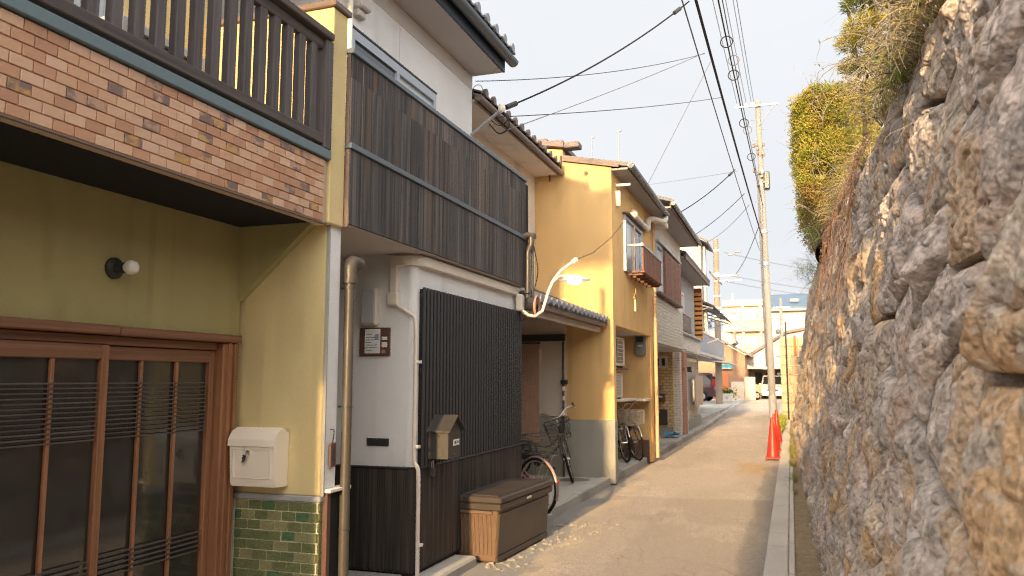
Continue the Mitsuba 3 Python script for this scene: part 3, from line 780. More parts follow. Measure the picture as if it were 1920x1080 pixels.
arm = [(-2.60, 7.76, 2.29), (-2.565, 7.74, 2.20), (-2.512, 7.76, 2.155), (-2.455, 7.80, 2.145), (-2.405, 7.9, 2.205), (-2.399, 8.0, 2.32), (-2.395, 8.1, 2.44), (-2.37, 8.2, 2.56), (-2.32, 8.3, 2.672), (-2.24, 8.4, 2.758), (-2.205, 8.45, 2.795)]
part(sl, 'arm', tube(arm, 0.0165, 12), 'cream_plastic', 50)
part(sl, 'clamp', bx(-2.63, -2.585, 7.745, 7.79, 2.24, 2.33, 0.004), 'alu')
part(sl, 'tip', tube([(-2.215, 8.435, 2.785), (-2.185, 8.475, 2.815)], 0.03, 12), 'white_paint', 40)
part(sl, 'shade', move(lathe([(0, 0.075), (0.04, 0.07), (0.10, 0.045), (0.175, 0.012), (0.178, 0.0), (0.17, 0.0), (0.09, 0.035), (0, 0.05)], 24), np.array([[1.0, 0, 0, -2.215], [0, 1.0, 0, 8.50], [0, 0, 0.8, 2.59], [0, 0, 0, 1]])), 'white_paint', 40)
part(sl, 'neck', tube([(-2.385, 8.16, 2.52), (-2.33, 8.28, 2.615), (-2.25, 8.44, 2.632)], 0.016, 10), 'white_paint', 40)
key = part(sl, 'bulb', sphere((-2.215, 8.50, 2.575), (0.075, 0.075, 0.035), 8), 'bulb_glass', True)
scene[key]['emitter'] = {'type': 'area', 'radiance': {'type': 'rgb', 'value': [1.3, 1.2, 1.05]}}
wire_lamp = thing('thin_wire', 'thin dark wire rising from the tip of the gooseneck street lamp', 'wire')
scene[wire_lamp] = shape(tube(np.array([(-2.185, 8.475, 2.815), (-2.10, 8.9, 2.95), (-2.02, 9.6, 3.25), (-2.0, 10.4, 3.62)]), 0.004, 5), 'wire_black')
# things on the wall of the black house
it = thing('wall_light', 'tall pale grey wall light box above the brown notice board', 'lamp')
part(it, 'case', bx(-3.085, -2.965, 5.395, YA - 0.001, 1.915, 2.20, 0.012), 'cream_plastic')
part(it, 'cover', bx(-3.08, -2.97, 5.372, 5.394, 1.925, 2.19, 0.010), 'grey_plastic')
nb = thing('notice_board', 'dark brown notice board with white paper and small stickers', 'notice board')
part(nb, 'board', bx(-3.125, -2.865, 5.435, YA - 0.001, 1.68, 1.895, 0.004), 'brown_metal')
pp = part(nb, 'paper', bx(-3.075, -2.945, 5.430, 5.4345, 1.70, 1.885, 0.001), 'paper')
for k in range(7):
    w = 0.1 * (0.5 + 0.5 * abs(math.sin(k * 2.1)))
    part(pp, 'line', bx(-3.065, -3.065 + w, 5.4288, 5.4299, 1.72 + k * 0.02, 1.725 + k * 0.02, 0.0003), 'ink_blue')
part(pp, 'stamp', bx(-2.99, -2.955, 5.4288, 5.4299, 1.80, 1.845, 0.0003), 'panel_blue')
for z0, z1, m in ((1.80, 1.825, 'paper'), (1.745, 1.785, 'paper'), (1.70, 1.725, 'pipe_pink')):
    part(nb, 'sticker', bx(-2.93, -2.885 if m == 'paper' else -2.90, 5.431, 5.4345, z0, z1, 0.001), m)
ms = thing('mail_slot', 'dark grey metal mail slot set in the white wall', 'mail slot')
part(ms, 'frame', bx(-3.05, -2.865, 5.445, YA - 0.001, 1.005, 1.062, 0.004), 'mail_taupe')
part(ms, 'flap', bx(-3.03, -2.885, 5.440, 5.4445, 1.017, 1.050, 0.003), 'alu_dark')
dk = thing('cable_duct', 'cream plastic duct and thin pipe running down the white corner', 'duct')
part(dk, 'duct', bx(-2.86, -2.795, 5.40, YA - 0.001, 2.16, 2.40, 0.012), 'cream_plastic')
part(dk, 'duct', xy([(XF + 0.001, 5.62), (XF + 0.055, 5.62), (XF + 0.055, YB - 0.06), (XF + 0.001, YB - 0.06)], 2.365, 2.435), 'cream_plastic')
cv = [(-2.66 + 0.06 * 0 + 0.055 - 0.16 + 0.16 * math.cos(t), 5.40 + 0.20 - 0.20 * math.sin(t)) for t in np.linspace(0, math.pi / 2, 9)]
cv2 = [(-2.66 - 0.16 + 0.11 * math.cos(t), 5.455 + 0.145 - 0.145 * math.sin(t)) for t in np.linspace(0, math.pi / 2, 9)]
part(dk, 'elbow', xy([(XF + 0.055, 5.62)] + cv + [(-2.86, 5.40), (-2.86, YA - 0.001)] + cv2[::-1] + [(XF + 0.001, 5.62)], 2.365, 2.435), 'cream_plastic', 40)
part(dk, 'cap', bx(-2.872, -2.782, 5.385, YA - 0.002, 2.06, 2.165, 0.014), 'cream_plastic')
part(dk, 'pipe', tube(bend([(-2.80, 5.41, 2.08), (-2.785, 5.41, 2.05), (-2.648, 5.415, 1.975), (-2.636, 5.415, 1.90), (-2.636, 5.415, 0.895), (-2.60, 5.405, 0.86), (-2.595, 5.405, 0.80), (-2.595, 5.405, 0.05)], 6, 0.03), 0.0155, 10), 'cream_plastic', 50)
for z in (1.62, 1.0, 0.3):
    part(dk, 'clip', bx(-2.65 + (0.04 if z < 0.9 else 0), -2.595 + (0.03 if z < 0.9 else 0), 5.402, 5.44, z, z + 0.022, 0.004), 'white_paint')
hm = thing('house_mailbox', 'taupe house-shaped metal mailbox with white name sticker, fixed to the dark lattice', 'mailbox')
hx0, hx1, hy0, hy1 = XF + 0.046, -2.455, 5.62, 5.86
part(hm, 'body', yz([(hy0, 0.905), (hy1, 0.905), (hy1, 1.125), ((hy0 + hy1) / 2, 1.215), (hy0, 1.125)], hx0, hx1), 'mail_taupe')
for s in (-1, 1):
    ym = (hy0 + hy1) / 2
    part(hm, 'roof', yz([(ym, 1.232), (ym + s * 0.155, 1.115), (ym + s * 0.155, 1.105), (ym, 1.220)][::s], hx0 - 0.0, hx1 + 0.03), 'mail_taupe')
st_ = part(hm, 'sticker', bx(hx1, hx1 + 0.0015, 5.715, 5.83, 1.00, 1.045, 0.0004), 'paper')
for k in range(4):
    part(st_, 'mark', bx(hx1 + 0.0012, hx1 + 0.0022, 5.722 + k * 0.026, 5.738 + k * 0.026, 1.01, 1.034, 0.0003), 'ink_dark')
part(hm, 'lock', tube([(hx1, 5.74, 0.935), (hx1 + 0.008, 5.74, 0.935)], 0.009, 10), 'alu_dark')
pk = thing('key_lock_box', 'small dark key lock box hanging below the house-shaped mailbox', 'lock box')
part(pk, 'body', bx(-2.625, -2.59, 5.655, 5.70, 0.765, 0.835, 0.006), 'alu_dark')
part(pk, 'shackle', tube(bend([(-2.608, 5.663, 0.835), (-2.608, 5.663, 0.885), (-2.608, 5.692, 0.885), (-2.608, 5.692, 0.835)], 5, 0.014), 0.0035, 6), 'chrome')

# ------------------------------------------------------------------ storage box
bxk = thing('storage_box', 'brown resin storage box with ribbed side standing in the gutter', 'storage box')


def frustum(x0, x1, y0, y1, z0, z1, t):
    """box narrower at the foot by t on each side, edges chamfered"""
    v, f = bx(x0, x1, y0, y1, z0, z1, 0.012)
    k = (v[:, 2] - z0) / (z1 - z0)
    m = np.array([(x0 + x1) / 2, (y0 + y1) / 2])
    h = np.array([(x1 - x0) / 2, (y1 - y0) / 2])
    v = v.copy()
    v[:, :2] = m + (v[:, :2] - m) * ((h - t * (1 - k[:, None])) / h)
    return v, f


sx0, sx1, sy0, sy1 = -2.735, -2.235, 6.28, 7.58
RB = np.array([[math.cos(-0.05), -math.sin(-0.05), 0, 0], [math.sin(-0.05), math.cos(-0.05), 0, 0], [0, 0, 1, 0], [0, 0, 0, 1]])
cx, cy = (sx0 + sx1) / 2, (sy0 + sy1) / 2


def sb(m):
    return (m[0] - np.array([cx, cy, 0])) @ RB[:3, :3].T + np.array([cx, cy, 0]), m[1]


part(bxk, 'body', sb(frustum(sx0 + 0.03, sx1 - 0.03, sy0 + 0.02, sy1 - 0.02, 0.015, 0.47, 0.035)), 'resin_brown')
for k in range(9):
    x = sx0 + 0.085 + k * 0.037
    part(bxk, 'rib', sb((lambda m: (m[0] + np.array([0, 0.033, 0]) * (1 - m[0][:, 2:3] / 0.44), m[1]))(bx(x, x + 0.022, sy0 + 0.014, sy0 + 0.03, 0.075, 0.395, 0.004))), 'resin_brown')
part(bxk, 'handle', sb(bx(sx0 + 0.07, sx1 - 0.08, sy0 + 0.004, sy0 + 0.03, 0.405, 0.43, 0.006)), 'resin_brown')
part(bxk, 'front_panel', sb((lambda m: (m[0] - np.array([0.033, 0, 0]) * (1 - m[0][:, 2:3] / 0.44), m[1]))(bx(sx1 - 0.034, sx1 - 0.022, sy0 + 0.05, sy1 - 0.05, 0.07, 0.405, 0.006))), 'resin_dark')
part(bxk, 'front_panel', sb((lambda m: (m[0] - np.array([0.033, 0, 0]) * (1 - m[0][:, 2:3] / 0.44), m[1]))(bx(sx1 - 0.034, sx1 - 0.015, sy0 + 0.04, sy1 - 0.04, 0.018, 0.062, 0.006))), 'resin_dark')
part(bxk, 'rim', sb(bx(sx0 + 0.01, sx1 - 0.004, sy0 + 0.003, sy1 - 0.003, 0.432, 0.492, 0.01)), 'resin_dark')
v, f = bx(sx0, sx1 + 0.006, sy0 - 0.006, sy1 + 0.006, 0.494, 0.545, 0.016)
part(bxk, 'lid', sb((v, f)), 'resin_dark')
part(bxk, 'lid_panel', sb(bx(sx0 + 0.05, sx1 - 0.05, sy0 + 0.05, sy1 - 0.05, 0.5445, 0.552, 0.004)), 'resin_dark')
part(bxk, 'latch', sb(bx(sx1 - 0.004, sx1 + 0.002, cy - 0.06, cy + 0.06, 0.455, 0.475, 0.003)), 'chrome')

# ------------------------------------------------------------------ cream house with recessed porch and tiled canopy
ch = thing('cream_house', 'cream plastered house with tiled eaves and shaded porch between black and orange houses', 'house')
part(ch, 'upper_wall', bx(-8.0, -3.61, 8.035, 11.49, 2.5, 4.66, 0.004), 'plaster_cream')
wn = part(ch, 'window', yz(Polygon([(8.2, 3.0), (9.9, 3.0), (9.9, 4.0), (8.2, 4.0)], [[(8.25, 3.05), (9.85, 3.05), (9.85, 3.95), (8.25, 3.95)]]), -3.608, -3.57), 'alu')
part(wn, 'pane', bx(-3.6, -3.59, 8.24, 9.86, 3.04, 3.96, 0.001), 'pane_dark')
ev2 = part(ch, 'eave', yz([(8.06, 4.60), (11.49, 4.60), (11.49, 4.63), (8.06, 4.63)], -3.62, -3.24), 'plaster_cream')
part(ev2, 'fascia', bx(-3.24, -3.21, 8.06, 11.48, 4.585, 4.655, 0.003), 'roof_brown')
part(ev2, 'gutter', tube([(-3.17, 8.02, 4.63), (-3.17, 11.47, 4.61)], 0.038, 10), 'roof_brown', 40)
rf2 = part(ch, 'roof', xz([(-3.20, 4.66), (-3.20, 4.69), (-8.0, 6.35), (-8.0, 6.32)], 8.06, 11.48), 'roof_brown')
slope_tiles(rf2, -3.16, 4.70, 8.06, 11.45, math.radians(19), 3, 'roof_brown', 0.26)
# canopy over the porch
cn = part(ch, 'canopy', xz([(-2.54, 2.305), (-2.54, 2.325), (-3.62, 2.765), (-3.62, 2.745)], 7.98, 11.49), 'plaster_cream', label='small tiled canopy over the porch')
part(cn, 'fascia', bx(-2.535, -2.505, 7.98, 11.44, 2.255, 2.325, 0.004), 'trim_brown')
part(cn, 'beam', bx(-2.66, -2.60, 7.98, 11.46, 2.19, 2.262, 0.004), 'plaster_cream')
slope_tiles(cn, -2.49, 2.335, 8.0, 11.45, math.radians(22), 3, 'roof_blue', 0.215)
part(cn, 'end_board', xz([(-2.50, 2.28), (-2.50, 2.40), (-3.6, 2.86), (-3.6, 2.74)], 11.452, 11.488), 'trim_brown')
part(ch, 'lower_wall', bx(-8.0, -3.9, 7.94, 11.5, 0.0, 2.6, 0.004), 'plaster_cream')
part(ch, 'porch_wall', bx(-3.899, -3.135, 11.50, 11.64, 0.965, 2.70, 0.003), 'plaster_cream')
part(ch, 'porch_wall', bx(-3.899, -3.13, 11.495, 11.63, 0.02, 0.96, 0.003), 'render_grey')
part(ch, 'porch_wall', bx(-3.899, -2.70, 7.94, 8.03, 0.02, 2.30, 0.003), 'plaster_cream')
part(ch, 'porch_lintel', bx(-3.899, -3.14, 11.42, 11.494, 2.07, 2.17, 0.003), 'dark_plastic')
part(ch, 'porch_door', bx(-3.899, -3.86, 8.6, 10.2, 0.1, 2.0, 0.004), 'cedar_wainscot')
gpipe = part(ch, 'gas_pipe', tube(bend([(-3.165, 11.44, 0.1), (-3.165, 11.44, 2.06)], 2), 0.017, 8), 'steel_brown', 40)
part(gpipe, 'valve', bx(-3.20, -3.10, 11.40, 11.47, 1.43, 1.50, 0.012), 'dark_plastic')
for z in (0.98, 1.2, 1.34):
    part(gpipe, 'joint', tube([(-3.165, 11.44, z), (-3.165, 11.44, z + 0.06)], 0.025, 8), 'white_paint', 40)
part(ch, 'porch_lamp', bx(-3.58, -3.50, 11.40, 11.493, 1.75, 1.98, 0.02), 'cream_plastic')
nr = thing('bamboo_blind', 'brown bamboo blind hanging in the shaded porch behind the pink bicycle', 'blind')
part(nr, 'blind', bx(-3.85, -3.215, 10.40, 10.412, 0.66, 1.985, 0.002), 'bamboo')
part(nr, 'rod', tube([(-3.87, 10.406, 1.995), (-3.2, 10.406, 1.995)], 0.016, 8), 'wood_rail_along', 40)
part(nr, 'rod', tube([(-3.86, 10.406, 0.65), (-3.21, 10.406, 0.65)], 0.011, 8), 'wood_rail_along', 40)
mhc = thing('manhole_cover', 'round dark manhole cover set in the porch paving at the orange wall', 'manhole cover')
part(mhc, 'lid', lathe([(0, 0.108), (0.2, 0.108), (0.205, 0.102), (0.205, 0.09), (0, 0.09)], 28, (-2.92, 11.12, 0)), 'meter_grey', 30)
part(mhc, 'ring', lathe([(0.208, 0.106), (0.235, 0.106), (0.235, 0.09), (0.208, 0.09)], 28, (-2.92, 11.12, 0)), 'concrete', 30)

# ------------------------------------------------------------------ orange house
o = thing('orange_house', 'orange stuccoed house with open bicycle bay and brown window box', 'house')
XO, Y0, Y1 = -2.42, 11.504, 15.10
part(o, 'wall', xz([(-3.17, 0.92), (-2.42, 0.92), (-2.42, 4.655), (-3.17, 4.805)], Y0, Y0 + 0.16), 'stucco_orange', label='orange side wall facing down the lane')
part(o, 'wall', xz([(-7.0, 2.3), (-3.171, 2.3), (-3.171, 4.99), (-7.0, 5.6)], Y0 + 0.001, Y0 + 0.16), 'stucco_orange')
part(o, 'dado', bx(-3.13, -2.413, Y0 - 0.012, Y0 + 0.172, 0.02, 0.918, 0.006), 'render_grey', label='grey rendered dado at the foot of the orange wall')
part(o, 'wall', bx(-2.56, XO, Y0 + 0.161, Y1, 2.30, 4.655, 0.003), 'stucco_orange')
part(o, 'wall', bx(-5.5, -2.44, 14.66, 14.80, 0.02, 2.50, 0.003), 'stucco_orange')
part(o, 'pier', bx(-2.60, XO, 14.801, Y1, 0.02, 2.299, 0.004), 'stucco_orange')
part(o, 'pier_base', bx(-2.9, -2.45, 14.60, 14.655, 0.02, 0.42, 0.004), 'brown_metal')
part(o, 'bay_wall', bx(-5.6, -5.5, Y0, 14.8, 0.02, 2.5, 0.003), 'stucco_orange')
part(o, 'bay_ceiling', bx(-5.5, -2.561, Y0 + 0.17, 14.659, 2.302, 2.33, 0.003), 'soffit_grey')
part(o, 'body', bx(-7.0, -2.57, Y0 + 0.2, Y1, 2.34, 4.5, 0.003), 'stucco_orange')
ro = part(o, 'roof', xz([(-2.15, 4.64), (-2.15, 4.70), (-3.16, 4.90), (-3.16, 4.84)], Y0 - 0.03, Y1 + 0.05), 'roof_grey')
part(ro, 'verge', xz([(-2.30, 4.635), (-2.30, 4.70), (-3.165, 4.872), (-3.165, 4.808)], Y0 - 0.045, Y0 - 0.031), 'trim_brown')
part(ro, 'soffit', bx(-2.419, -2.17, Y0 + 0.01, Y1 + 0.04, 4.605, 4.635, 0.003), 'far_grey')
part(ro, 'gutter', tube([(-2.12, Y0 - 0.04, 4.655), (-2.12, Y1 + 0.1, 4.635)], 0.05, 10), 'gutter_blue', 40)
part(ro, 'upper_roof', xz([(-3.14, 5.02), (-3.14, 5.09), (-7.0, 5.78), (-7.0, 5.71)], Y0 - 0.06, Y1), 'roof_brown')
part(ro, 'ridge_tile', join([bx(-3.9 + 0.25 * k, -3.66 + 0.25 * k, Y0 - 0.02, Y0 + 0.2, 5.15 - 0.045 * k, 5.24 - 0.045 * k, 0.03) for k in range(4)]), 'roof_brown')
part(o, 'bracket', tube(bend([(-3.19, Y0 - 0.01, 4.9), (-3.19, Y0 - 0.05, 4.66), (-3.36, Y0 - 0.05, 4.66), (-3.36, Y0 - 0.05, 4.5)], 3, 0.02), 0.014, 6), 'brown_metal')
part(o, 'vent_cap', tube([(-2.80, Y0 - 0.02, 4.59), (-2.80, Y0, 4.59)], 0.03, 10), 'brown_metal')
ow = part(o, 'window', yz(Polygon([(12.34, 3.2), (13.86, 3.2), (13.86, 4.10), (12.34, 4.10)], [[(12.40, 3.26), (13.08, 3.26), (13.08, 4.04), (12.40, 4.04)], [(13.14, 3.26), (13.80, 3.26), (13.80, 4.04), (13.14, 4.04)]]), XO + 0.001, XO + 0.045), 'alu')
part(ow, 'pane', bx(XO + 0.01, XO + 0.014, 12.39, 13.09, 3.25, 4.05, 0.001), 'pane_light')
part(ow, 'pane', bx(XO + 0.01, XO + 0.014, 13.13, 13.81, 3.25, 4.05, 0.001), 'pane_dark')
part(ow, 'frame', bx(XO + 0.03, XO + 0.05, 13.06, 13.15, 3.2, 4.10, 0.003), 'pipe_orange')
part(ow, 'hood', bx(XO, XO + 0.10, 12.30, 13.9, 4.105, 4.135, 0.004), 'brown_metal')
wb = part(o, 'window_box', bx(XO + 0.10, XO + 0.30, 12.50, 14.40, 3.185, 3.215, 0.004), 'wood_shutter', label='brown slatted window box')
for z in (3.60,):
    part(wb, 'rail', bx(XO + 0.25, XO + 0.30, 12.45, 14.42, z, z + 0.05, 0.004), 'grey_plastic')
part(wb, 'rail', bx(XO + 0.01, XO + 0.25, 12.45, 12.49, 3.60, 3.64, 0.004), 'grey_plastic')
for k in range(13):
    y = 12.52 + k * 0.145
    part(wb, 'slat', bx(XO + 0.265, XO + 0.285, y, y + 0.115, 3.216, 3.60, 0.004), 'wood_shutter')
for k in range(6):
    part(wb, 'joist', bx(XO + 0.01, XO + 0.26, 12.55 + 0.35 * k, 12.60 + 0.35 * k, 3.15, 3.184, 0.003), 'wood_shutter')
sg = thing('wall_ornament', 'small golden ornament fixed high on the orange street front', 'ornament')
part(sg, 'body', join([bx(XO + 0.001, XO + 0.03, 13.21, 13.26, 2.63, 2.83, 0.008), bx(XO + 0.001, XO + 0.025, 13.13, 13.34, 2.84, 2.87, 0.008)]), 'gold')
part(sg, 'tip', join([sphere((XO + 0.02, 13.235, 2.95), (0.02, 0.03, 0.09), 6), sphere((XO + 0.02, 13.14, 2.90), (0.015, 0.03, 0.05), 6), sphere((XO + 0.02, 13.33, 2.90), (0.015, 0.03, 0.05), 6)]), 'gold', True)
part(o, 'wall_light', join([bx(XO, XO + 0.07, 11.80, 11.86, 4.12, 4.36, 0.01)]), 'white_paint')
part(o, 'alarm', bx(XO, XO + 0.22, 11.85, 11.89, 4.44, 4.48, 0.006), 'white_paint')
part(o, 'duct', tube(bend([(XO + 0.06, 12.95, 4.20), (XO + 0.06, 14.35, 4.20), (XO + 0.06, 14.4, 4.42), (XO + 0.16, 14.6, 4.44), (XO + 0.28, 14.95, 4.44), (XO + 0.28, 15.15, 4.60), (XO + 0.2, 15.2, 4.80), (XO + 0.1, 15.2, 4.85)], 6, 0.14), 0.055, 12), 'cream_plastic', 50)
part(o, 'duct_cap', sphere((XO + 0.07, 12.93, 4.21), (0.07, 0.09, 0.08), 8), 'cream_plastic', True)
part(o, 'downpipe', tube([(XO + 0.06, 14.99, 0.08), (XO + 0.06, 14.99, 4.55)], 0.034, 12), 'pipe_orange', 50)
for z in (0.9, 1.9, 2.9, 3.8):
    part(o, 'pipe_clip', tube([(XO + 0.06, 14.99, z), (XO + 0.06, 14.99, z + 0.03)], 0.042, 12), 'pipe_orange', 40)
part(o, 'shelf', bx(-3.4, -2.405, 14.0, 14.655, 1.125, 1.165, 0.004), 'cream_plastic')
part(o, 'shelf', bx(-3.4, -2.54, 12.6, 13.95, 1.15, 1.185, 0.004), 'cream_plastic')


def outdoor_unit(label, x0, x1, y0, y1, z0, z1, dark):
    t = thing('air_conditioner', label, 'air conditioner', None)
    part(t, 'case', bx(x0, x1, y0, y1, z0, z1, 0.012), 'cream_plastic')
    part(t, 'grille', bx(x1 + 0.001, x1 + 0.012, y0 + 0.05, y1 - 0.22, z0 + 0.06, z1 - 0.05, 0.005), dark)
    for k in range(6):
        z = z0 + 0.09 + k * (z1 - z0 - 0.16) / 5
        part(t, 'louvre', bx(x1 + 0.012, x1 + 0.018, y0 + 0.05, y1 - 0.22, z, z + 0.01, 0.002), 'cream_plastic')
    for yy in (y0 + 0.08, y1 - 0.14):
        part(t, 'foot', bx(x0 + 0.02, x1 - 0.02, yy, yy + 0.06, z0 - 0.024, z0 - 0.001, 0.004), 'dark_plastic')


outdoor_unit('upper of two cream air conditioner units in the bay of the orange house', -2.94, -2.64, 12.70, 13.45, 1.72, 2.20, 'meter_grey')
outdoor_unit('lower of two cream air conditioner units in the bay of the orange house', -2.98, -2.68, 12.70, 13.45, 1.21, 1.62, 'grey_plastic')
part(o, 'shelf', bx(-3.3, -2.60, 12.62, 13.5, 1.66, 1.69, 0.004), 'brown_metal')
em = thing('electric_meter', 'dark grey electric meter on the inner orange wall above the bicycles', 'meter')
part(em, 'case', xz([(-2.665, 1.98), (-2.64, 1.94), (-2.51, 1.94), (-2.485, 1.98), (-2.485, 2.30), (-2.51, 2.335), (-2.64, 2.335), (-2.665, 2.30)], 14.55, 14.659), 'meter_grey')
part(em, 'dial', bx(-2.635, -2.515, 14.535, 14.549, 2.18, 2.28, 0.004), 'pane_dark')
part(em, 'plate', bx(-2.62, -2.53, 14.54, 14.549, 2.10, 2.13, 0.002), 'grey_plastic')

# ------------------------------------------------------------------ bicycles
def bicycle(label, x, y, ang, frame, z0=0.104, size=1.0, steer=0.0, basket='wire_black', rear_basket=None, guard=None, lean=0.06, seat=None):
    """origin under the bottom bracket, front towards +x, standing on its kickstand"""
    t = thing('bicycle', label, 'bicycle', 'bicycles parked in front of the houses')
    W = T().translate([x, y, z0]).rotate([0, 0, 1], math.degrees(ang)).rotate([1, 0, 0], math.degrees(lean)).scale(size)
    guard = guard or frame
    R, hx, rx = 0.33, 0.60, -0.48
    pivot = np.array([0.44, 0, 0.62])
    ax = np.array([-0.30, 0, 0.95])
    ax = ax / np.linalg.norm(ax)

    def st(p):
        """turns front parts about the steering axis"""
        p = np.asarray(p, float) - pivot
        c, s = math.cos(steer), math.sin(steer)
        return p * c + np.cross(ax, p) * s + (p @ ax)[..., None] * ax * (1 - c) + pivot

    ident = lambda p: np.asarray(p, float)
    A = np.linspace(0, 2 * np.pi, 41)

    def wheel(cx, fix):
        ring = np.stack([cx + R * np.cos(A), 0 * A, R + 0.0 + R * np.sin(A)], 1) * 1.0
        c0 = np.array([cx, 0, R])
        v, f = tube(c0 + (ring - c0) * 0.955, 0.0165, 8, cap=False)
        w = part(t, 'wheel', (fix(v), f), 'black_rubber', True, W)
        v, f = tube(c0 + (ring - c0) * 0.89, 0.009, 6, cap=False)
        part(w, 'rim', (fix(v), f), 'chrome', True, W)
        sp = []
        for k in range(28):
            a, bb = k * 2 * np.pi / 28, (k + (3 if k % 2 else -3)) * 2 * np.pi / 28
            s = 0.022 if (k // 2) % 2 else -0.022
            sp.append(tube([c0 + [0.02 * math.cos(bb), s, 0.02 * math.sin(bb)], c0 + [0.29 * math.cos(a), 0, 0.29 * math.sin(a)]], 0.0012, 3, cap=False))
        v, f = join(sp + [tube([c0 + [0, -0.04, 0], c0 + [0, 0.04, 0]], 0.018, 8)])
        part(w, 'spokes', (fix(v), f), 'chrome', False, W)
        return c0

    wr = wheel(rx, ident)
    wf = wheel(hx, st)
    for cx, a0, a1, fix in ((rx, 0.15, 3.35, ident), (hx, 0.2, 2.5, st)):
        B = np.linspace(0.35, 2.75, 18) if cx == hx else np.linspace(0.6, 3.5, 20)
        v, f = grid(lambda u, w: (cx + 0.352 * np.cos(B[0] + u * (B[-1] - B[0])) * (1 - 0.05 * (2 * w - 1) ** 2), (w - 0.5) * 0.042, R + 0.352 * np.sin(B[0] + u * (B[-1] - B[0])) * (1 - 0.05 * (2 * w - 1) ** 2)), 20, 6)
        part(t, 'mudguard', (fix(v), f), guard, True, W)
    tb = lambda *p, r=0.014: tube(p, r, 8)
    bb, sk, hd0, hd1 = (0, 0, 0.27), (-0.17, 0, 0.72), (0.475, 0, 0.55), (0.415, 0, 0.76)
    part(t, 'frame', join([tube(bend([hd0, (0.22, 0, 0.33), bb], 6, 0.1), 0.017, 8), tube(bend([(0.45, 0, 0.65), (0.2, 0, 0.45), (-0.07, 0, 0.46)], 6, 0.1), 0.014, 8), tb(bb, sk, r=0.016), tb(hd0, hd1, r=0.02),
                           tb((0, 0.03, 0.27), (rx, 0.06, R), r=0.010), tb((0, -0.03, 0.27), (rx, -0.06, R), r=0.010), tb((-0.10, 0.02, 0.55), (rx, 0.06, R), r=0.009), tb((-0.10, -0.02, 0.55), (rx, -0.06, R), r=0.009)]), frame, 50, W)
    v, f = join([tb((0.475, 0.05, 0.56), (hx, 0.055, R), r=0.011), tb((0.475, -0.05, 0.56), (hx, -0.055, R), r=0.011), tb((0.475, -0.055, 0.56), (0.475, 0.055, 0.56), r=0.014)])
    part(t, 'fork', (st(v), f), frame, 50, W)
    v, f = join([tb((0.415, 0, 0.74), (0.38, 0, 0.88), r=0.012), tube(bend([(0.16, 0.27, 0.965), (0.27, 0.275, 0.955), (0.36, 0.17, 0.975), (0.40, 0.06, 0.875), (0.40, -0.06, 0.875), (0.36, -0.17, 0.975), (0.27, -0.275, 0.955), (0.16, -0.27, 0.965)], 6, 0.07), 0.012, 8)])
    hb = part(t, 'handlebar', (st(v), f), 'chrome', 50, W)
    v, f = join([tube([(0.14, s * 0.27, 0.966), (0.26, s * 0.275, 0.956)], 0.017, 8) for s in (-1, 1)])
    part(hb, 'grip', (st(v), f), 'dark_plastic', 50, W)
    v, f = join([tube([(0.30, s * 0.26, 0.945), (0.27, s * 0.30, 0.925), (0.17, s * 0.30, 0.915)], 0.006, 6) for s in (-1, 1)])
    part(hb, 'brake_lever', (st(v), f), 'chrome', 50, W)
    part(t, 'saddle', xy([(-0.32, 0.09), (-0.30, 0.105), (-0.22, 0.10), (-0.12, 0.035), (-0.03, 0.022), (-0.03, -0.022), (-0.12, -0.035), (-0.22, -0.10), (-0.30, -0.105), (-0.32, -0.09)], 0.785, 0.835), 'dark_plastic', False, W)
    part(t, 'seat_post', join([tb(sk, (-0.19, 0, 0.79), r=0.012)]), 'chrome', 50, W)
    if basket:
        def wire_box(x0, x1, w, za, zb, tp):
            out = []
            for k in range(7):
                q = k / 6
                z = za + (zb - za) * q
                e = tp * (q - 1)
                c = [(x0 - e * 0.3, -w - e, z), (x1 + e, -w - e, z), (x1 + e, w + e, z), (x0 - e * 0.3, w + e, z)]
                c = [(a_, np.sign(b_) * (w + e), z_) for a_, b_, z_ in c]
                for i in range(4):
                    out.append(tube([c[i], c[(i + 1) % 4]], 0.005 if k in (0, 6) else 0.002, 4))
            nn = 11
            for s in (-1, 1):
                for k in range(nn):
                    x = x0 + (x1 - x0) * k / (nn - 1)
                    out.append(tube([(x, s * (w - tp), za), (x, s * w, zb)], 0.002, 3))
            for k in range(nn):
                yy = -w + 2 * w * k / (nn - 1)
                out.append(tube([(x0, yy * (1 - tp / w), za), (x0, yy, zb)], 0.002, 3))
                out.append(tube([(x1 - tp, yy * (1 - tp / w), za), (x1, yy, zb)], 0.002, 3))
                out.append(tube([(x0, yy * (1 - tp / w), za), (x1 - tp, yy * (1 - tp / w), za)], 0.002, 3))
            return join(out)
        v, f = wire_box(0.46, 0.76, 0.175, 0.64, 0.86, 0.03)
        part(t, 'basket', (st(v), f), basket, False, W)
        if rear_basket:
            v, f = wire_box(-0.80, -0.40, 0.17, 0.72, 0.93, 0.02)
            part(t, 'basket', (v, f), rear_basket, False, W)
        v, f = sphere((0.70, 0.0, 0.585), (0.045, 0.03, 0.03), 6)
        part(t, 'headlamp', (st(v), f), 'chrome', True, W)
    part(t, 'rack', join([tb((-0.30, 0.06, 0.70), (-0.78, 0.06, 0.70), r=0.006), tb((-0.30, -0.06, 0.70), (-0.78, -0.06, 0.70), r=0.006)] + [tb((-0.35 - 0.1 * k, 0.06, 0.70), (-0.35 - 0.1 * k, -0.06, 0.70), r=0.004) for k in range(5)] + [tb((-0.7, s * 0.06, 0.70), (rx, s * 0.07, R), r=0.006) for s in (-1, 1)]), 'chrome', 50, W)
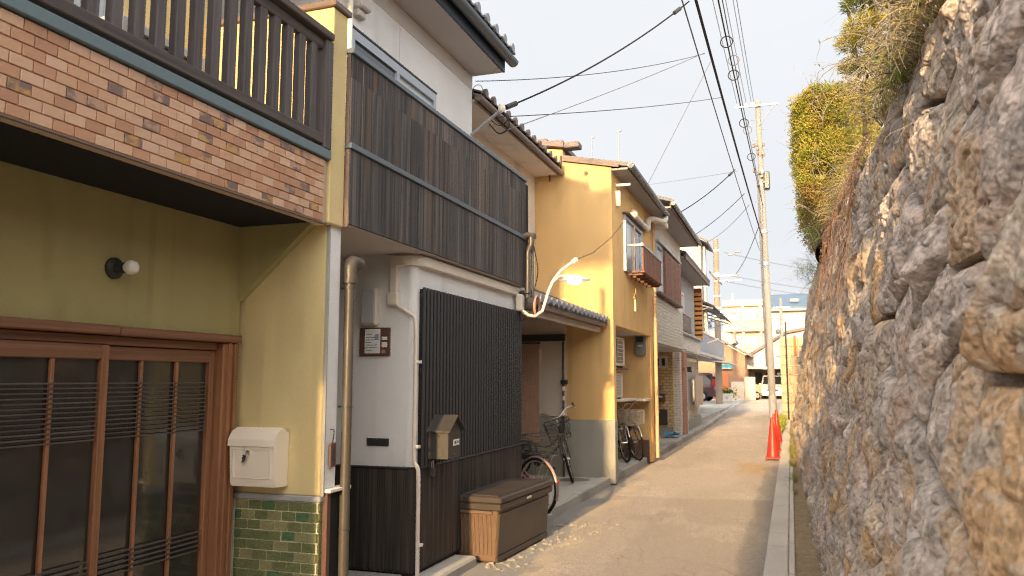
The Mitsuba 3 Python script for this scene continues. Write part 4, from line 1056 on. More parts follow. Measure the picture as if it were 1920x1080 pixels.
    part(t, 'crank', join([tb((0, 0.07, 0.27), (0.11, 0.07, 0.14), r=0.009), tb((0, -0.07, 0.27), (-0.11, -0.07, 0.40), r=0.009), tb((0, -0.07, 0.27), (0, 0.07, 0.27), r=0.012), bx(0.08, 0.16, 0.08, 0.16, 0.125, 0.15), bx(-0.15, -0.07, -0.16, -0.08, 0.385, 0.41)]), 'dark_plastic', False, W)
    part(t, 'chain_guard', join([lathe_y([(0, 0.003), (0.09, 0.003), (0.09, -0.003), (0, -0.003)], (0, -0.05, 0.27)), bx(rx, 0.0, -0.054, -0.048, 0.255, 0.35, 0.004)]), frame, False, W)
    part(t, 'kickstand', join([tb((rx, 0.07, R), (rx - 0.12, 0.10, 0.02), r=0.008), tb((rx, -0.07, R), (rx - 0.12, -0.10, 0.02), r=0.008), tb((rx - 0.12, 0.10, 0.02), (rx - 0.12, -0.10, 0.02), r=0.008)]), 'chrome', 50, W)
    part(t, 'reflector', sphere((-0.835, 0, 0.42), (0.008, 0.016, 0.016), 6), 'lamp_red', True, W)
    if seat:
        part(t, 'child_seat', join([bx(-0.72, -0.42, -0.15, 0.15, 0.74, 0.80, 0.03), bx(-0.78, -0.71, -0.15, 0.15, 0.78, 1.08, 0.03), bx(-0.72, -0.42, -0.17, -0.14, 0.76, 0.92, 0.01), bx(-0.72, -0.42, 0.14, 0.17, 0.76, 0.92, 0.01)]), seat, False, W)
    return t


def lathe_y(prof, c):
    v, f = lathe(prof, 20)
    return np.stack([v[:, 0] + c[0], v[:, 2] + c[1], v[:, 1] + c[2]], 1), f


bicycle('pink bicycle with rusty pink mudguards beside the brown storage box', -2.88, 8.30, math.radians(149), 'bike_pink', size=0.9, guard='bike_rust', rear_basket='wire_black', steer=0.2, lean=-0.04)
bicycle('dark bicycle facing the lane with raised chrome handlebars and wire front basket', -3.42, 11.10, math.radians(-28), 'bike_black', steer=-0.85, lean=0.05)
bicycle('silver bicycle with black tyres standing left in the orange bay', -3.02, 14.22, math.radians(-57), 'bike_silver', steer=-0.1, guard='chrome', basket='chrome')
bicycle('bicycle with white child seat at the right of the orange bay', -3.02, 14.42, math.radians(-40), 'bike_black', steer=-0.3, basket='white_paint', seat='white_paint', guard='chrome')

# ------------------------------------------------------------------ house with brown shutters and yellow brick porch
h = thing('shutter_house', 'house with brown shutter box, pale siding and yellow brick porch wall beyond the orange house', 'house')
XS = -2.46
part(h, 'upper_wall', bx(-7.5, XS, 15.16, 19.75, 2.22, 4.78, 0.004), 'plaster_cream')
sd = part(h, 'siding', bx(XS + 0.001, XS + 0.006, 15.2, 19.72, 2.22, 3.13, 0.001), 'grey_plastic')
for k in range(13):
    z = 2.225 + k * 0.069
    part(sd, 'board', yz([(15.19, z), (19.74, z), (19.74, z + 0.062), (15.19, z + 0.062)], XS + 0.007, XS + 0.026), 'siding')
sh = part(h, 'shutter_box', bx(XS + 0.002, XS + 0.09, 16.45, 18.95, 3.22, 4.16, 0.004), 'wood_shutter', label='brown ribbed shutter box')
for k in range(25):
    y = 16.46 + k * 0.0995
    part(sh, 'rib', bx(XS + 0.0905, XS + 0.104, y, y + 0.085, 3.225, 4.155, 0.003), 'wood_shutter')
part(h, 'sill', bx(XS, XS + 0.13, 15.6, 19.0, 3.165, 3.215, 0.004), 'brown_metal')
w_ = part(h, 'window', yz(Polygon([(15.62, 3.22), (16.44, 3.22), (16.44, 4.2), (15.62, 4.2)], [[(15.68, 3.28), (16.38, 3.28), (16.38, 4.14), (15.68, 4.14)]]), XS + 0.002, XS + 0.06), 'alu')
part(w_, 'pane', bx(XS + 0.01, XS + 0.014, 15.66, 16.4, 3.26, 4.16, 0.001), 'pane_light')
part(h, 'head_rail', bx(XS, XS + 0.12, 15.6, 19.0, 4.205, 4.25, 0.004), 'alu')
er = part(h, 'eave', bx(-2.9, -2.06, 15.2, 19.95, 4.77, 4.80, 0.003), 'far_grey')
part(er, 'fascia', bx(-2.07, -2.04, 15.2, 19.96, 4.76, 4.86, 0.003), 'brown_metal')
part(er, 'gutter', tube([(-2.0, 15.15, 4.85), (-2.0, 20.0, 4.83)], 0.045, 8), 'gutter_blue', 40)
part(h, 'roof', xz([(-2.0, 4.87), (-2.0, 4.93), (-7.5, 6.6), (-7.5, 6.54)], 15.14, 19.98), 'roof_grey')
part(h, 'parapet', bx(-2.62, -2.44, 14.94, 15.12, 4.62, 5.02, 0.01), 'stucco_orange')
part(h, 'hooded_vent', bx(XS, XS + 0.28, 15.3, 15.75, 4.45, 4.58, 0.03), 'cream_plastic')
part(h, 'porch_ceiling', bx(-5, XS - 0.001, 15.2, 20.39, 2.19, 2.218, 0.003), 'soffit_grey')
bw = part(h, 'brick_wall', bx(-5.5, -2.80, 20.40, 20.55, 0.34, 2.19, 0.004), 'brick_yellow', label='yellow brick porch wall')
part(h, 'brick_base', bx(-5.5, -2.81, 20.38, 20.55, 0.0, 0.335, 0.004), 'render_grey')
part(h, 'porch_side', bx(-5.6, -5.5, 15.1, 20.4, 0.0, 2.2), 'plaster_cream')
pw = part(h, 'porch_window', bx(-3.30, -2.91, 20.37, 20.399, 1.79, 2.10, 0.006), 'white_paint')
part(pw, 'pane', bx(-3.25, -3.13, 20.362, 20.369, 1.85, 2.04, 0.002), 'pane_dark')
part(pw, 'pane', bx(-3.06, -2.98, 20.362, 20.369, 1.85, 2.04, 0.002), 'pane_dark')
pm = part(h, 'letter_box', bx(-3.24, -2.985, 20.26, 20.399, 0.95, 1.15, 0.01), 'brown_metal')
part(pm, 'flap', bx(-3.18, -3.04, 20.25, 20.259, 1.06, 1.10, 0.003), 'white_paint')
pi = part(h, 'number_plate', bx(-3.14, -3.06, 20.385, 20.399, 1.24, 1.36, 0.003), 'meter_grey')
part(pi, 'button', bx(-3.115, -3.085, 20.378, 20.384, 1.28, 1.33, 0.002), 'paper')
part(h, 'gas_cover', bx(-3.26, -2.95, 20.36, 20.399, 0.38, 0.76, 0.008), 'mail_taupe', label='dark green utility cover panel')
bl = single('blue_sheet', grid(lambda u, v: (-2.95 + 0.35 * u, 19.7 + 0.5 * v, 0.12 + 0.16 * meshkit.fbm(np.stack([u * 4, v * 4, 0 * u], -1), 3, 4)), 16, 16), 'blue_sheet', 'crumpled blue plastic sheet lying before the yellow brick porch', 'plastic sheet')

# ------------------------------------------------------------------ white-brick house with hanging board
w = thing('white_brick_house', 'pale brick house with pink pipe, shutter window and hanging beige board', 'house')
part(w, 'pillar', bx(-2.82, -2.64, 20.56, 20.9, 0.05, 2.32, 0.004), 'brick_white')
part(w, 'pipe', tube([(-2.66, 21.2, 0.05), (-2.66, 21.2, 2.3)], 0.11, 12), 'pipe_pink', 40)
part(w, 'pipe_head', bx(-2.78, -2.56, 21.0, 21.4, 1.78, 2.28, 0.02), 'pipe_pink')
part(w, 'pipe_valve', bx(-2.62, -2.52, 21.9, 22.1, 1.7, 1.85, 0.03), 'dark_plastic')
part(w, 'pillar', bx(-2.86, -2.70, 21.9, 22.6, 0.05, 2.3, 0.004), 'brick_white')
part(w, 'wall', bx(-7.5, -2.80, 22.6, 26.4, 0.05, 2.3, 0.004), 'brick_white')
part(w, 'wall_base', bx(-2.9, -2.72, 22.65, 26.2, 0.02, 0.40, 0.004), 'render_grey')
sw = part(w, 'window', yz(Polygon([(22.9, 0.75), (25.3, 0.75), (25.3, 2.12), (22.9, 2.12)], [[(23.0, 0.85), (25.2, 0.85), (25.2, 2.02), (23.0, 2.02)]]), -2.798, -2.74), 'alu')
part(sw, 'pane', bx(-2.78, -2.775, 22.95, 25.25, 0.8, 2.06, 0.001), 'pane_light')
part(sw, 'shutter', bx(-2.772, -2.75, 23.0, 25.2, 1.5, 2.02, 0.003), 'grey_plastic')
part(w, 'board', bx(-2.64, -2.60, 23.75, 25.75, 0.74, 1.62, 0.004), 'board_beige', label='plain beige board hanging before the window')
part(w, 'pier', bx(-3.5, -3.06, 26.45, 28.4, 0.02, 2.41, 0.01), 'brown_metal')
band = part(w, 'band', bx(-7.5, -2.72, 20.56, 26.4, 2.31, 2.72, 0.004), 'brick_white')
part(w, 'band_cap', bx(-2.78, -2.62, 20.5, 26.5, 2.725, 2.77, 0.004), 'grey_plastic')
part(w, 'awning', xz([(-2.72, 2.30), (-2.38, 2.20), (-2.38, 2.17), (-2.72, 2.25)], 21.6, 26.6), 'grey_plastic')
part(w, 'upper_wall', bx(-7.5, -2.86, 20.0, 26.2, 2.78, 4.52, 0.004), 'far_grey')
uw = part(w, 'upper_window', yz(Polygon([(21.0, 3.25), (23.2, 3.25), (23.2, 3.95), (21.0, 3.95)], [[(21.07, 3.3), (22.05, 3.3), (22.05, 3.9), (21.07, 3.9)], [(22.15, 3.3), (23.13, 3.3), (23.13, 3.9), (22.15, 3.9)]]), -2.858, -2.81), 'white_paint')
part(uw, 'pane', bx(-2.85, -2.845, 21.0, 23.2, 3.27, 3.93, 0.001), 'pane_light')
gb = part(w, 'balcony', bx(-2.84, -2.64, 21.0, 23.4, 2.80, 2.86, 0.004), 'brown_metal')
for k in range(14):
    part(gb, 'slat', bx(-2.66, -2.645, 21.02 + k * 0.17, 21.16 + k * 0.17, 2.865, 3.22, 0.003), 'trim_brown')
part(gb, 'rail', bx(-2.67, -2.635, 21.0, 23.4, 3.222, 3.26, 0.004), 'brown_metal')
part(w, 'eave', bx(-3.2, -2.40, 20.05, 26.3, 4.52, 4.56, 0.003), 'far_grey')
part(w, 'fascia', bx(-2.41, -2.36, 20.05, 26.32, 4.50, 4.62, 0.004), 'trim_brown')
part(w, 'roof', xz([(-2.35, 4.62), (-2.35, 4.68), (-7.5, 6.2), (-7.5, 6.14)], 20.0, 26.35), 'roof_brown')
lv = part(w, 'louvre_frame', join([bx(-3.42, -2.86, 26.21, 26.30, 4.36, 4.48, 0.004), bx(-3.42, -3.36, 26.21, 26.30, 2.75, 4.36, 0.004), bx(-3.02, -2.94, 26.19, 26.30, 2.75, 4.36, 0.004)]), 'pipe_orange')
for k in range(10):
    part(lv, 'louvre', bx(-3.36, -2.62, 26.28, 26.40, 2.80 + k * 0.155, 2.90 + k * 0.155, 0.004), 'louvre_orange')
part(w, 'louvre_back', bx(-3.9, -2.64, 26.42, 26.5, 2.78, 4.45, 0.004), 'wood_shutter')
# ------------------------------------------------------------------ tall narrow house, blue-grey balcony house with canopy
tn = thing('tall_house', 'tall narrow beige house rising above the lower roofs', 'house')
part(tn, 'wall', bx(-9, -3.58, 33, 35.2, 2.56, 7.25, 0.02), 'plaster_cream')
part(tn, 'lower_wall', bx(-9, -7.2, 33, 35.2, 0.0, 2.41, 0.02), 'plaster_cream')
part(tn, 'front_wall', bx(-3.579, -3.28, 33.0, 35.2, 2.6, 7.1, 0.01), 'far_grey')
part(tn, 'roof', xz([(-3.0, 7.0), (-3.0, 7.12), (-3.5, 7.42), (-9.2, 7.62), (-9.2, 7.5), (-3.55, 7.3)], 32.7, 35.5), 'roof_grey')
part(tn, 'downpipe', tube([(-3.2, 33.5, 2.6), (-3.2, 33.5, 7.0)], 0.05, 8), 'cream_plastic', 40)
for z in (3.4, 5.3):
    wq = part(tn, 'window', bx(-3.278, -3.25, 33.7, 34.9, z, z + 1.1, 0.01), 'alu')
    part(wq, 'pane', bx(-3.249, -3.24, 33.8, 34.8, z + 0.08, z + 1.02, 0.002), 'pane_light')
part(tn, 'side_canopy', join([xz([(-3.2, 6.25), (-2.75, 5.75), (-2.75, 5.68), (-3.2, 6.15)], 35.6, 36.6)]), 'roof_grey')
bh = thing('balcony_house', 'low house with blue grey panelled balcony and corrugated canopy over a carport', 'house')
part(bh, 'slab', bx(-9, -3.05, 28.45, 41.0, 2.42, 2.55, 0.01), 'grey_plastic')
for k in range(12):
    part(bh, 'panel', bx(-3.10, -3.06, 28.5 + k * 1.04, 29.52 + k * 1.04, 2.56, 3.24, 0.01), 'panel_blue' if k < 4 else 'far_grey')
part(bh, 'rail', bx(-3.13, -3.03, 28.4, 41.05, 3.245, 3.31, 0.01), 'cream_plastic')
cp = part(bh, 'canopy', grid(lambda u, v: (-3.9 + 1.2 * u, 31.6 + 10 * v, 4.95 - 0.62 * u + 0.02 * np.cos(v * 240)), 3, 161), 'roof_grey', True)
for y in (31.8, 34.9, 38.0, 41.2):
    part(cp, 'strut', join([tube([(-3.9, y, 4.6), (-2.75, y, 4.25)], 0.03, 6), tube([(-3.9, y, 4.0), (-2.95, y, 4.28)], 0.02, 6)]), 'alu')
part(bh, 'upper_wall', bx(-9, -4.0, 28.45, 32.9, 2.56, 5.0, 0.01), 'far_grey')
part(bh, 'side_lamp', move(bx(-0.5, 0.5, -0.06, 0.06, -0.04, 0.04, 0.02), np.array([[0.75, 0, -0.3, -3.0], [0, 1, 0, 32.5], [0.3, 0, 0.75, 2.95], [0, 0, 0, 1]])), 'white_paint')
part(bh, 'back_wall', bx(-9.2, -9, 28.45, 48, 0, 2.5), 'plaster_cream')
part(bh, 'carport_roof', xz([(-3.2, 2.40), (-3.2, 2.46), (-6.5, 2.9), (-6.5, 2.84)], 46.5, 53.0), 'grey_plastic')

# ------------------------------------------------------------------ vehicles far along the lane
def van(name, label, paint, W, L=4.5, wid=1.72, H=1.85):
    """front towards +x, wheels on z = 0, centred on the origin"""
    t = thing(name, label, 'van')
    prof = [(-L / 2, 0.32), (-L / 2 - 0.02, 0.62), (-L / 2 + 0.02, 1.0), (-L / 2 + 0.10, 1.5), (-L / 2 + 0.22, H - 0.06), (-L / 2 + 0.5, H), (L / 2 - 1.75, H), (L / 2 - 1.45, H - 0.08), (L / 2 - 0.85, 1.12), (L / 2 - 0.75, 1.04), (L / 2 - 0.12, 0.88), (L / 2 - 0.02, 0.74), (L / 2, 0.5), (L / 2 - 0.03, 0.30)]
    v, f = extrude(prof, wid)
    m = trimesh.Trimesh(v, f, process=True).subdivide_to_size(0.35)
    v, f = np.array(m.vertices), np.array(m.faces)
    s = np.sign(v[:, 2] - wid / 2)
    k = np.clip((v[:, 1] - 0.95) / (H - 0.95), 0, 1)
    e = np.clip((np.abs(v[:, 0]) - (L / 2 - 0.35)) / 0.35, 0, 1)
    yy = (v[:, 2] - wid / 2) * (1 - 0.17 * k) * (1 - 0.10 * e ** 2)
    part(t, 'body', (np.stack([v[:, 0], yy, v[:, 1]], 1), f[:, ::-1]), paint, 28, W)

    def side(poly, s, out=0.008):
        v, f = extrude(poly, 0.012)
        k = np.clip((v[:, 1] - 0.95) / (H - 0.95), 0, 1)
        yy = s * (wid / 2 * (1 - 0.17 * k) + out - v[:, 2] * 1.0)
        return np.stack([v[:, 0], yy, v[:, 1]], 1), f if s > 0 else f
    for s in (-1, 1):
        part(t, 'side_window', join([side([(-L / 2 + 0.28, 1.08), (-L / 2 + 0.34, H - 0.16), (-0.42, H - 0.16), (-0.42, 1.08)], s), side([(-0.34, 1.08), (-0.34, H - 0.16), (L / 2 - 1.55, H - 0.18), (L / 2 - 1.05, 1.10)], s)]), 'car_glass', False, W)
        for cx in (-L / 2 + 0.85, L / 2 - 0.85):
            V, F = lathe([(0.0, -0.10), (0.30, -0.10), (0.325, -0.07), (0.325, 0.07), (0.30, 0.10), (0.0, 0.10)], 24)
            tw = part(t, 'wheel', (np.stack([V[:, 0] + cx, V[:, 2] + s * (wid / 2 - 0.09), V[:, 1] + 0.325], 1), F), 'black_rubber', 30, W)
            V, F = lathe([(0.0, 0.115 * s), (0.05, 0.12 * s), (0.19, 0.104 * s), (0.205, 0.10 * s)], 20)
            part(tw, 'rim', (np.stack([V[:, 0] + cx, V[:, 2] + s * (wid / 2 - 0.09), V[:, 1] + 0.325], 1), F), 'alu', 30, W)
            V, F = lathe([(0.0, 0.0), (0.40, 0.0), (0.40, 0.01), (0, 0.01)], 24)
            part(t, 'wheel_arch', (np.stack([V[:, 0] + cx, s * (V[:, 2] + wid / 2 - 0.007), np.maximum(V[:, 1] + 0.36, 0.30)], 1), F), 'dark_plastic', False, W)
        part(t, 'mirror', bx(L / 2 - 1.25, L / 2 - 1.1, s * (wid / 2), s * (wid / 2 + 0.16), 1.08, 1.22, 0.03), paint, False, W)
        part(t, 'headlight', bx(L / 2 - 0.22, L / 2 - 0.0, s * (wid / 2 - 0.42), s * (wid / 2 - 0.09), 0.66, 0.82, 0.03), 'pane_light', False, W)
        part(t, 'tail_light', bx(-L / 2 - 0.015, -L / 2 + 0.22, s * (wid / 2 - 0.22), s * (wid / 2 - 0.035), 0.95, 1.42, 0.02), 'lamp_red', False, W)
    a, b_ = (L / 2 - 1.43, H - 0.12), (L / 2 - 0.88, 1.14)
    ww = wid / 2 * 0.80
    part(t, 'windscreen', (np.array([[b_[0] + 0.012, -ww * 1.05, b_[1] + 0.01], [b_[0] + 0.012, ww * 1.05, b_[1] + 0.01], [a[0] + 0.03, ww * 0.98, a[1] + 0.012], [a[0] + 0.03, -ww * 0.98, a[1] + 0.012]]), np.array([[0, 1, 2], [0, 2, 3]])), 'car_glass', False, W)
    part(t, 'rear_window', bx(-L / 2 + 0.03, -L / 2 + 0.13, -ww * 0.9, ww * 0.9, 1.12, 1.62, 0.01), 'car_glass', False, W)
    part(t, 'bumper', bx(L / 2 - 0.10, L / 2 + 0.03, -wid / 2 * 0.88, wid / 2 * 0.88, 0.28, 0.50, 0.04), paint, False, W)
    part(t, 'bumper', bx(-L / 2 - 0.06, -L / 2 + 0.1, -wid / 2 * 0.9, wid / 2 * 0.9, 0.28, 0.52, 0.04), paint, False, W)
    part(t, 'grille', bx(L / 2 - 0.05, L / 2 + 0.004, -0.42, 0.42, 0.62, 0.76, 0.02), 'dark_plastic', False, W)
    part(t, 'number_plate', bx(L / 2 + 0.031, L / 2 + 0.036, -0.165, 0.165, 0.33, 0.46, 0.002), 'paper', False, W)
    return t


van('minivan', 'dark maroon minivan parked in the carport with its tail towards the lane', 'van_maroon', T().translate([-6.75, 54.6, 0.1]).rotate([0, 0, 1], 172))
van('van', 'silver van facing the lane inside the white garage', 'van_silver', T().translate([-1.35, 67.6, 0.0]).rotate([0, 0, 1], -91))

# ------------------------------------------------------------------ far buildings at the end of the lane
ga = thing('garage', 'white gabled garage with a band of faded lettering at the end of the lane', 'garage')
part(ga, 'front', xz(Polygon([(-3.9, 0), (-3.9, 2.75), (-0.2, 5.0), (3.0, 5.6), (3.0, 0)], [[(-3.45, 0.001), (-3.45, 2.35), (0.2, 2.35), (0.2, 0.001)]]), 66.0, 66.25), 'far_white')
part(ga, 'body', join([bx(-3.9, -3.75, 66.26, 74, 0, 2.8), bx(0.2, 0.35, 66.26, 74, 0, 4.8), bx(-3.75, 0.2, 72.0, 72.1, 0, 2.6), bx(-3.75, 0.2, 66.26, 72, 2.36, 2.45)]), 'far_cream')
part(ga, 'roof', xz([(-4.25, 2.55), (-4.25, 2.80), (-0.2, 5.30), (3.2, 5.9), (3.2, 5.7), (-0.2, 5.08)], 65.6, 74), 'roof_brown')
sn = part(ga, 'lettering_band', bx(-3.3, -0.4, 65.97, 65.998, 2.52, 2.95, 0.01), 'far_white')
for k in range(9):
    part(sn, 'letter', join([bx(-3.1 + k * 0.26, -2.93 + k * 0.26, 65.955, 65.969, 2.66 + 0.1 * (k % 2), 2.70 + 0.1 * (k % 2)), bx(-3.04 + k * 0.26, -3.0 + k * 0.26, 65.956, 65.9685, 2.60, 2.84)]), 'panel_blue')
for k in range(3):
    part(ga, 'back_window', bx(-2.9 + k * 0.9, -2.3 + k * 0.9, 71.95, 71.999, 1.1, 2.1, 0.01), 'pane_dark')
mc = thing('motorcycle', 'dark motorcycle parked beside the garage opening', 'motorcycle')
Wm = T().translate([-2.95, 62.8, 0.0]).rotate([0, 0, 1], -35)
for cx in (-0.62, 0.66):
    A = np.linspace(0, 2 * np.pi, 25)
    part(mc, 'wheel', tube(np.stack([cx + 0.26 * np.cos(A), 0 * A, 0.31 + 0.26 * np.sin(A)], 1), 0.05, 8, cap=False), 'black_rubber', True, Wm)
part(mc, 'body', join([sphere((0.05, 0, 0.55), (0.42, 0.14, 0.20), 8), sphere((0.18, 0, 0.80), (0.27, 0.15, 0.14), 8), bx(-0.75, 0.0, -0.12, 0.12, 0.74, 0.84, 0.03)]), 'van_maroon', True, Wm)
part(mc, 'engine', bx(-0.25, 0.3, -0.17, 0.17, 0.22, 0.52, 0.05), 'alu_dark', False, Wm)
part(mc, 'fork', join([tube([(0.66, s * 0.08, 0.31), (0.42, s * 0.08, 0.98)], 0.025, 8) for s in (-1, 1)] + [tube([(0.36, -0.36, 1.06), (0.44, -0.2, 1.0), (0.44, 0.2, 1.0), (0.36, 0.36, 1.06)], 0.016, 8)]), 'chrome', False, Wm)
part(mc, 'headlight', sphere((0.55, 0, 0.88), (0.10, 0.10, 0.10), 8), 'pane_light', True, Wm)
bn = thing('brown_house', 'brown house with sloping grey roof before the apartment block', 'house')
part(bn, 'wall', xz([(-12, 0), (-12, 4.6), (-4.9, 4.35), (-3.2, 3.35), (-3.2, 0)], 62.5, 70), 'far_brown')
part(bn, 'roof', xz([(-12, 4.75), (-12, 4.95), (-4.9, 4.6), (-2.7, 3.32), (-2.7, 3.18), (-4.9, 4.42)], 62.1, 70.2), 'roof_grey')
part(bn, 'roof', xz([(-6.0, 4.7), (-6.0, 5.4), (-4.4, 5.2), (-4.0, 4.5), (-4.4, 4.3)], 66, 70), 'roof_blue')
part(bn, 'chimney', bx(-4.2, -4.0, 66, 66.3, 4.4, 5.3), 'pipe_pink')
part(bn, 'garden_wall', bx(-4.2, -3.3, 61.8, 62.0, 0, 1.35, 0.02), 'far_cream')
part(bn, 'garden_wall', bx(-3.29, -2.5, 62.0, 62.2, 0, 1.7, 0.02), 'far_cream')
part(bn, 'fence_low', bx(-4.6, -3.3, 61.75, 61.79, 0, 0.9, 0.01), 'board_beige')
aw = thing('awning', 'teal cloth awning on the brown house', 'awning')
part(aw, 'cloth', xz([(-5.0, 2.62), (-4.1, 2.62), (-4.1, 2.35), (-5.0, 2.35)], 61.6, 62.3), 'teal_cloth')
part(aw, 'frame', bx(-5.0, -4.1, 61.58, 61.6, 2.33, 2.36), 'alu')
og = thing('barrier', 'orange painted barrier board with slanting legs beside the maroon minivan', 'barrier')
part(og, 'panel', bx(-4.65, -4.3, 59.9, 60.0, 0.5, 2.1, 0.02), 'orange_paint')
part(og, 'leg', move(bx(-0.05, 0.05, -0.04, 0.04, 0, 1.0), np.array([[1, 0, 0.25, -4.75], [0, 1, 0, 59.9], [-0.25, 0, 1, 0.12], [0, 0, 0, 1]])), 'orange_paint')
part(og, 'leg', move(bx(-0.05, 0.05, -0.04, 0.04, 0, 1.0), np.array([[1, 0, -0.25, -4.1], [0, 1, 0, 59.9], [0.25, 0, 1, 0.12], [0, 0, 0, 1]])), 'orange_paint')
pl = thing('planter_box', 'white planter box with a small green plant at the kerb by the minivan', 'planter')
part(pl, 'box', bx(-4.25, -3.55, 53.3, 53.8, 0.1, 0.62, 0.03), 'far_white')
part(pl, 'mark', bx(-4.0, -3.85, 53.28, 53.299, 0.28, 0.45, 0.01), 'grey_plastic')
ap = thing('apartment_block', 'cream three-storey apartment block with balconies behind the lane', 'apartment block')
part(ap, 'wall', bx(-6.6, -1.2, 90, 100, 0, 9.9, 0.05), 'far_cream')
part(ap, 'parapet', bx(-6.8, -1.1, 89.5, 100, 9.4, 10.1, 0.05), 'far_cream')
part(ap, 'tank_stack', bx(-6.0, -5.8, 93, 93.3, 10.1, 11.2), 'board_beige')
for fl in range(3):
    z = 1.0 + fl * 2.95
    for k in range(3):
        x = -6.35 + k * 1.78
        q = part(ap, 'window', bx(x, x + 1.45, 89.93, 90.02, z + 0.9, z + 2.3, 0.02), 'board_beige')
        part(q, 'pane', bx(x + 0.08, x + 0.68, 89.9, 89.929, z + 0.98, z + 2.22, 0.01), 'pane_light')
        part(q, 'pane', bx(x + 0.77, x + 1.37, 89.9, 89.929, z + 0.98, z + 2.22, 0.01), 'pane_light')
    part(ap, 'balcony', bx(-6.7, -1.15, 89.0, 89.9, z - 0.25, z + 0.75, 0.03), 'far_cream')
    part(ap, 'pilaster', bx(-4.75, -4.5, 88.95, 89.9, z + 0.76, z + 2.65, 0.02), 'far_white')
    part(ap, 'pilaster', bx(-2.95, -2.7, 88.95, 89.9, z + 0.76, z + 2.65, 0.02), 'far_white')
wh = thing('white_building', 'white building with dark blue roof behind the garage', 'building')
part(wh, 'wall', bx(-1.7, 9, 80, 92, 0, 8.1, 0.05), 'far_white')
part(wh, 'roof', yz([(79.4, 8.1), (79.4, 8.35), (86, 10.2), (92.5, 8.4), (92.5, 8.1)], -2.0, 9.5), 'far_blue_roof')
part(wh, 'gutter', bx(-2.0, 9.5, 79.25, 79.4, 7.95, 8.15, 0.02), 'far_cream')
for x in (1.5, 4.5):
    q = part(wh, 'window', bx(x, x + 1.5, 79.95, 80.01, 4.6, 5.9, 0.02), 'alu')
    part(q, 'pane', bx(x + 0.08, x + 1.42, 79.93, 79.949, 4.68, 5.82, 0.01), 'pane_light')
part(wh, 'roof_light', bx(0.2, 1.0, 80.6, 80.9, 8.9, 9.2, 0.03), 'far_grey')
part(wh, 'dish', sphere((1.9, 79.8, 5.9), (0.35, 0.1, 0.35), 8), 'far_grey', True)

# ------------------------------------------------------------------ poles
up_ = thing('utility_pole', 'tall grey concrete utility pole with cable fittings on the right of the lane', 'utility pole')
PB, PT = np.array([-0.70, 33.0, 0.0]), np.array([-0.86, 33.0, 12.75])
part(up_, 'pole', tube([PB + (PT - PB) * k for k in np.linspace(0, 1, 12)], np.linspace(0.14, 0.10, 12), 16), 'pole_concrete', 50)
pat = lambda z: PB + (PT - PB) * (z / 12.75)
part(up_, 'cross_arm', bx(-1.75, -0.05, 32.80, 32.88, 12.48, 12.56, 0.01), 'alu')
part(up_, 'brace', tube([(-0.2, 32.84, 12.5), (-0.82, 32.86, 11.7)], 0.025, 6), 'alu')
for x in (-1.65, -1.3, -1.1, -1.0):
    part(up_, 'insulator', lathe([(0, 0), (0.045, 0.0), (0.06, 0.04), (0.04, 0.07), (0.05, 0.1), (0.0, 0.14)], 10, (x, 32.84, 12.56)), 'white_paint', 40)
for k in range(26):
    z = 1.9 + 0.42 * k
    p = pat(z)
    s = 1 if k % 2 else -1
    part(up_, 'step_bolt', tube([p + [s * 0.12, 0, 0], p + [s * 0.30, 0, 0]], 0.012, 6), 'alu')
for z in (6.0, 7.3, 9.2, 9.7):
    part(up_, 'band', tube([pat(z), pat(z + 0.14)], 0.15, 14), 'alu', 40)
part(up_, 'cable_box', bx(-0.72, -0.50, 32.75, 33.0, 9.05, 9.75, 0.06), 'navy_metal', label='green grey cable closure')
for k in range(16):
    z = 9.2 + 1.7 * rng.random()
    p = pat(z) + np.array([rng.uniform(-0.28, 0.16), -0.16, 0])
    part(up_, 'fitting', bx(p[0] - 0.05, p[0] + 0.05, p[1] - 0.08, p[1], z - 0.05, z + 0.07, 0.015), 'trim_brown' if k % 2 else 'alu_dark')
part(up_, 'foot_wrap', tube([pat(0.0), pat(0.9)], 0.148, 16), 'far_grey', 40)
part(up_, 'riser', tube([pat(2.0) + [-0.16, -0.08, 0], pat(5.0) + [-0.16, -0.08, 0], pat(9.2) + [-0.15, -0.08, 0]], 0.03, 8), 'wire_grey')
u2 = thing('utility_pole', 'brown utility pole with transformer arms beyond the low houses', 'utility pole')
part(u2, 'pole', tube([(-3.95, 48, 0), (-3.9, 48, 9.75)], [0.2, 0.155], 14), 'pole_brown', 40)
for z, w0, w1 in ((7.5, 0.15, 1.2), (7.2, 0.1, 1.4), (5.4, 0.7, 1.0), (5.15, 0.8, 0.9)):
    part(u2, 'arm', bx(-3.9 - w0, -3.9 + w1, 47.75, 47.83, z, z + 0.07, 0.01), 'alu')
for x, z in ((-2.75, 7.57), (-3.0, 7.27), (-2.6, 8.9), (-3.0, 8.75), (-2.95, 5.3), (-4.6, 5.3)):
    part(u2, 'insulator', bx(x - 0.22, x + 0.1, 47.72, 47.86, z - 0.04, z + 0.06, 0.02), 'meter_grey')
for z in (4.9, 5.6, 6.3, 7.6, 9.0):
    part(u2, 'band', tube([(-3.9, 48, z), (-3.9, 48, z + 0.12)], 0.2, 12), 'white_paint', 40)
for k in range(12):
    part(u2, 'fitting', sphere((-4.2 - 0.9 * rng.random(), 47.6, 4.4 + 1.4 * rng.random()), (0.07, 0.07, 0.12), 5), 'gutter_blue', True)
u3 = thing('utility_pole', 'slender pale pole with small arms in front of the white building', 'utility pole')
part(u3, 'pole', tube([(-0.5, 60, 0), (-0.5, 60, 7.3)], [0.14, 0.1], 12), 'pole_concrete', 40)
for z in (5.2, 6.6):
    part(u3, 'arm', bx(-1.0, 0.1, 59.85, 59.92, z, z + 0.06, 0.01), 'alu')
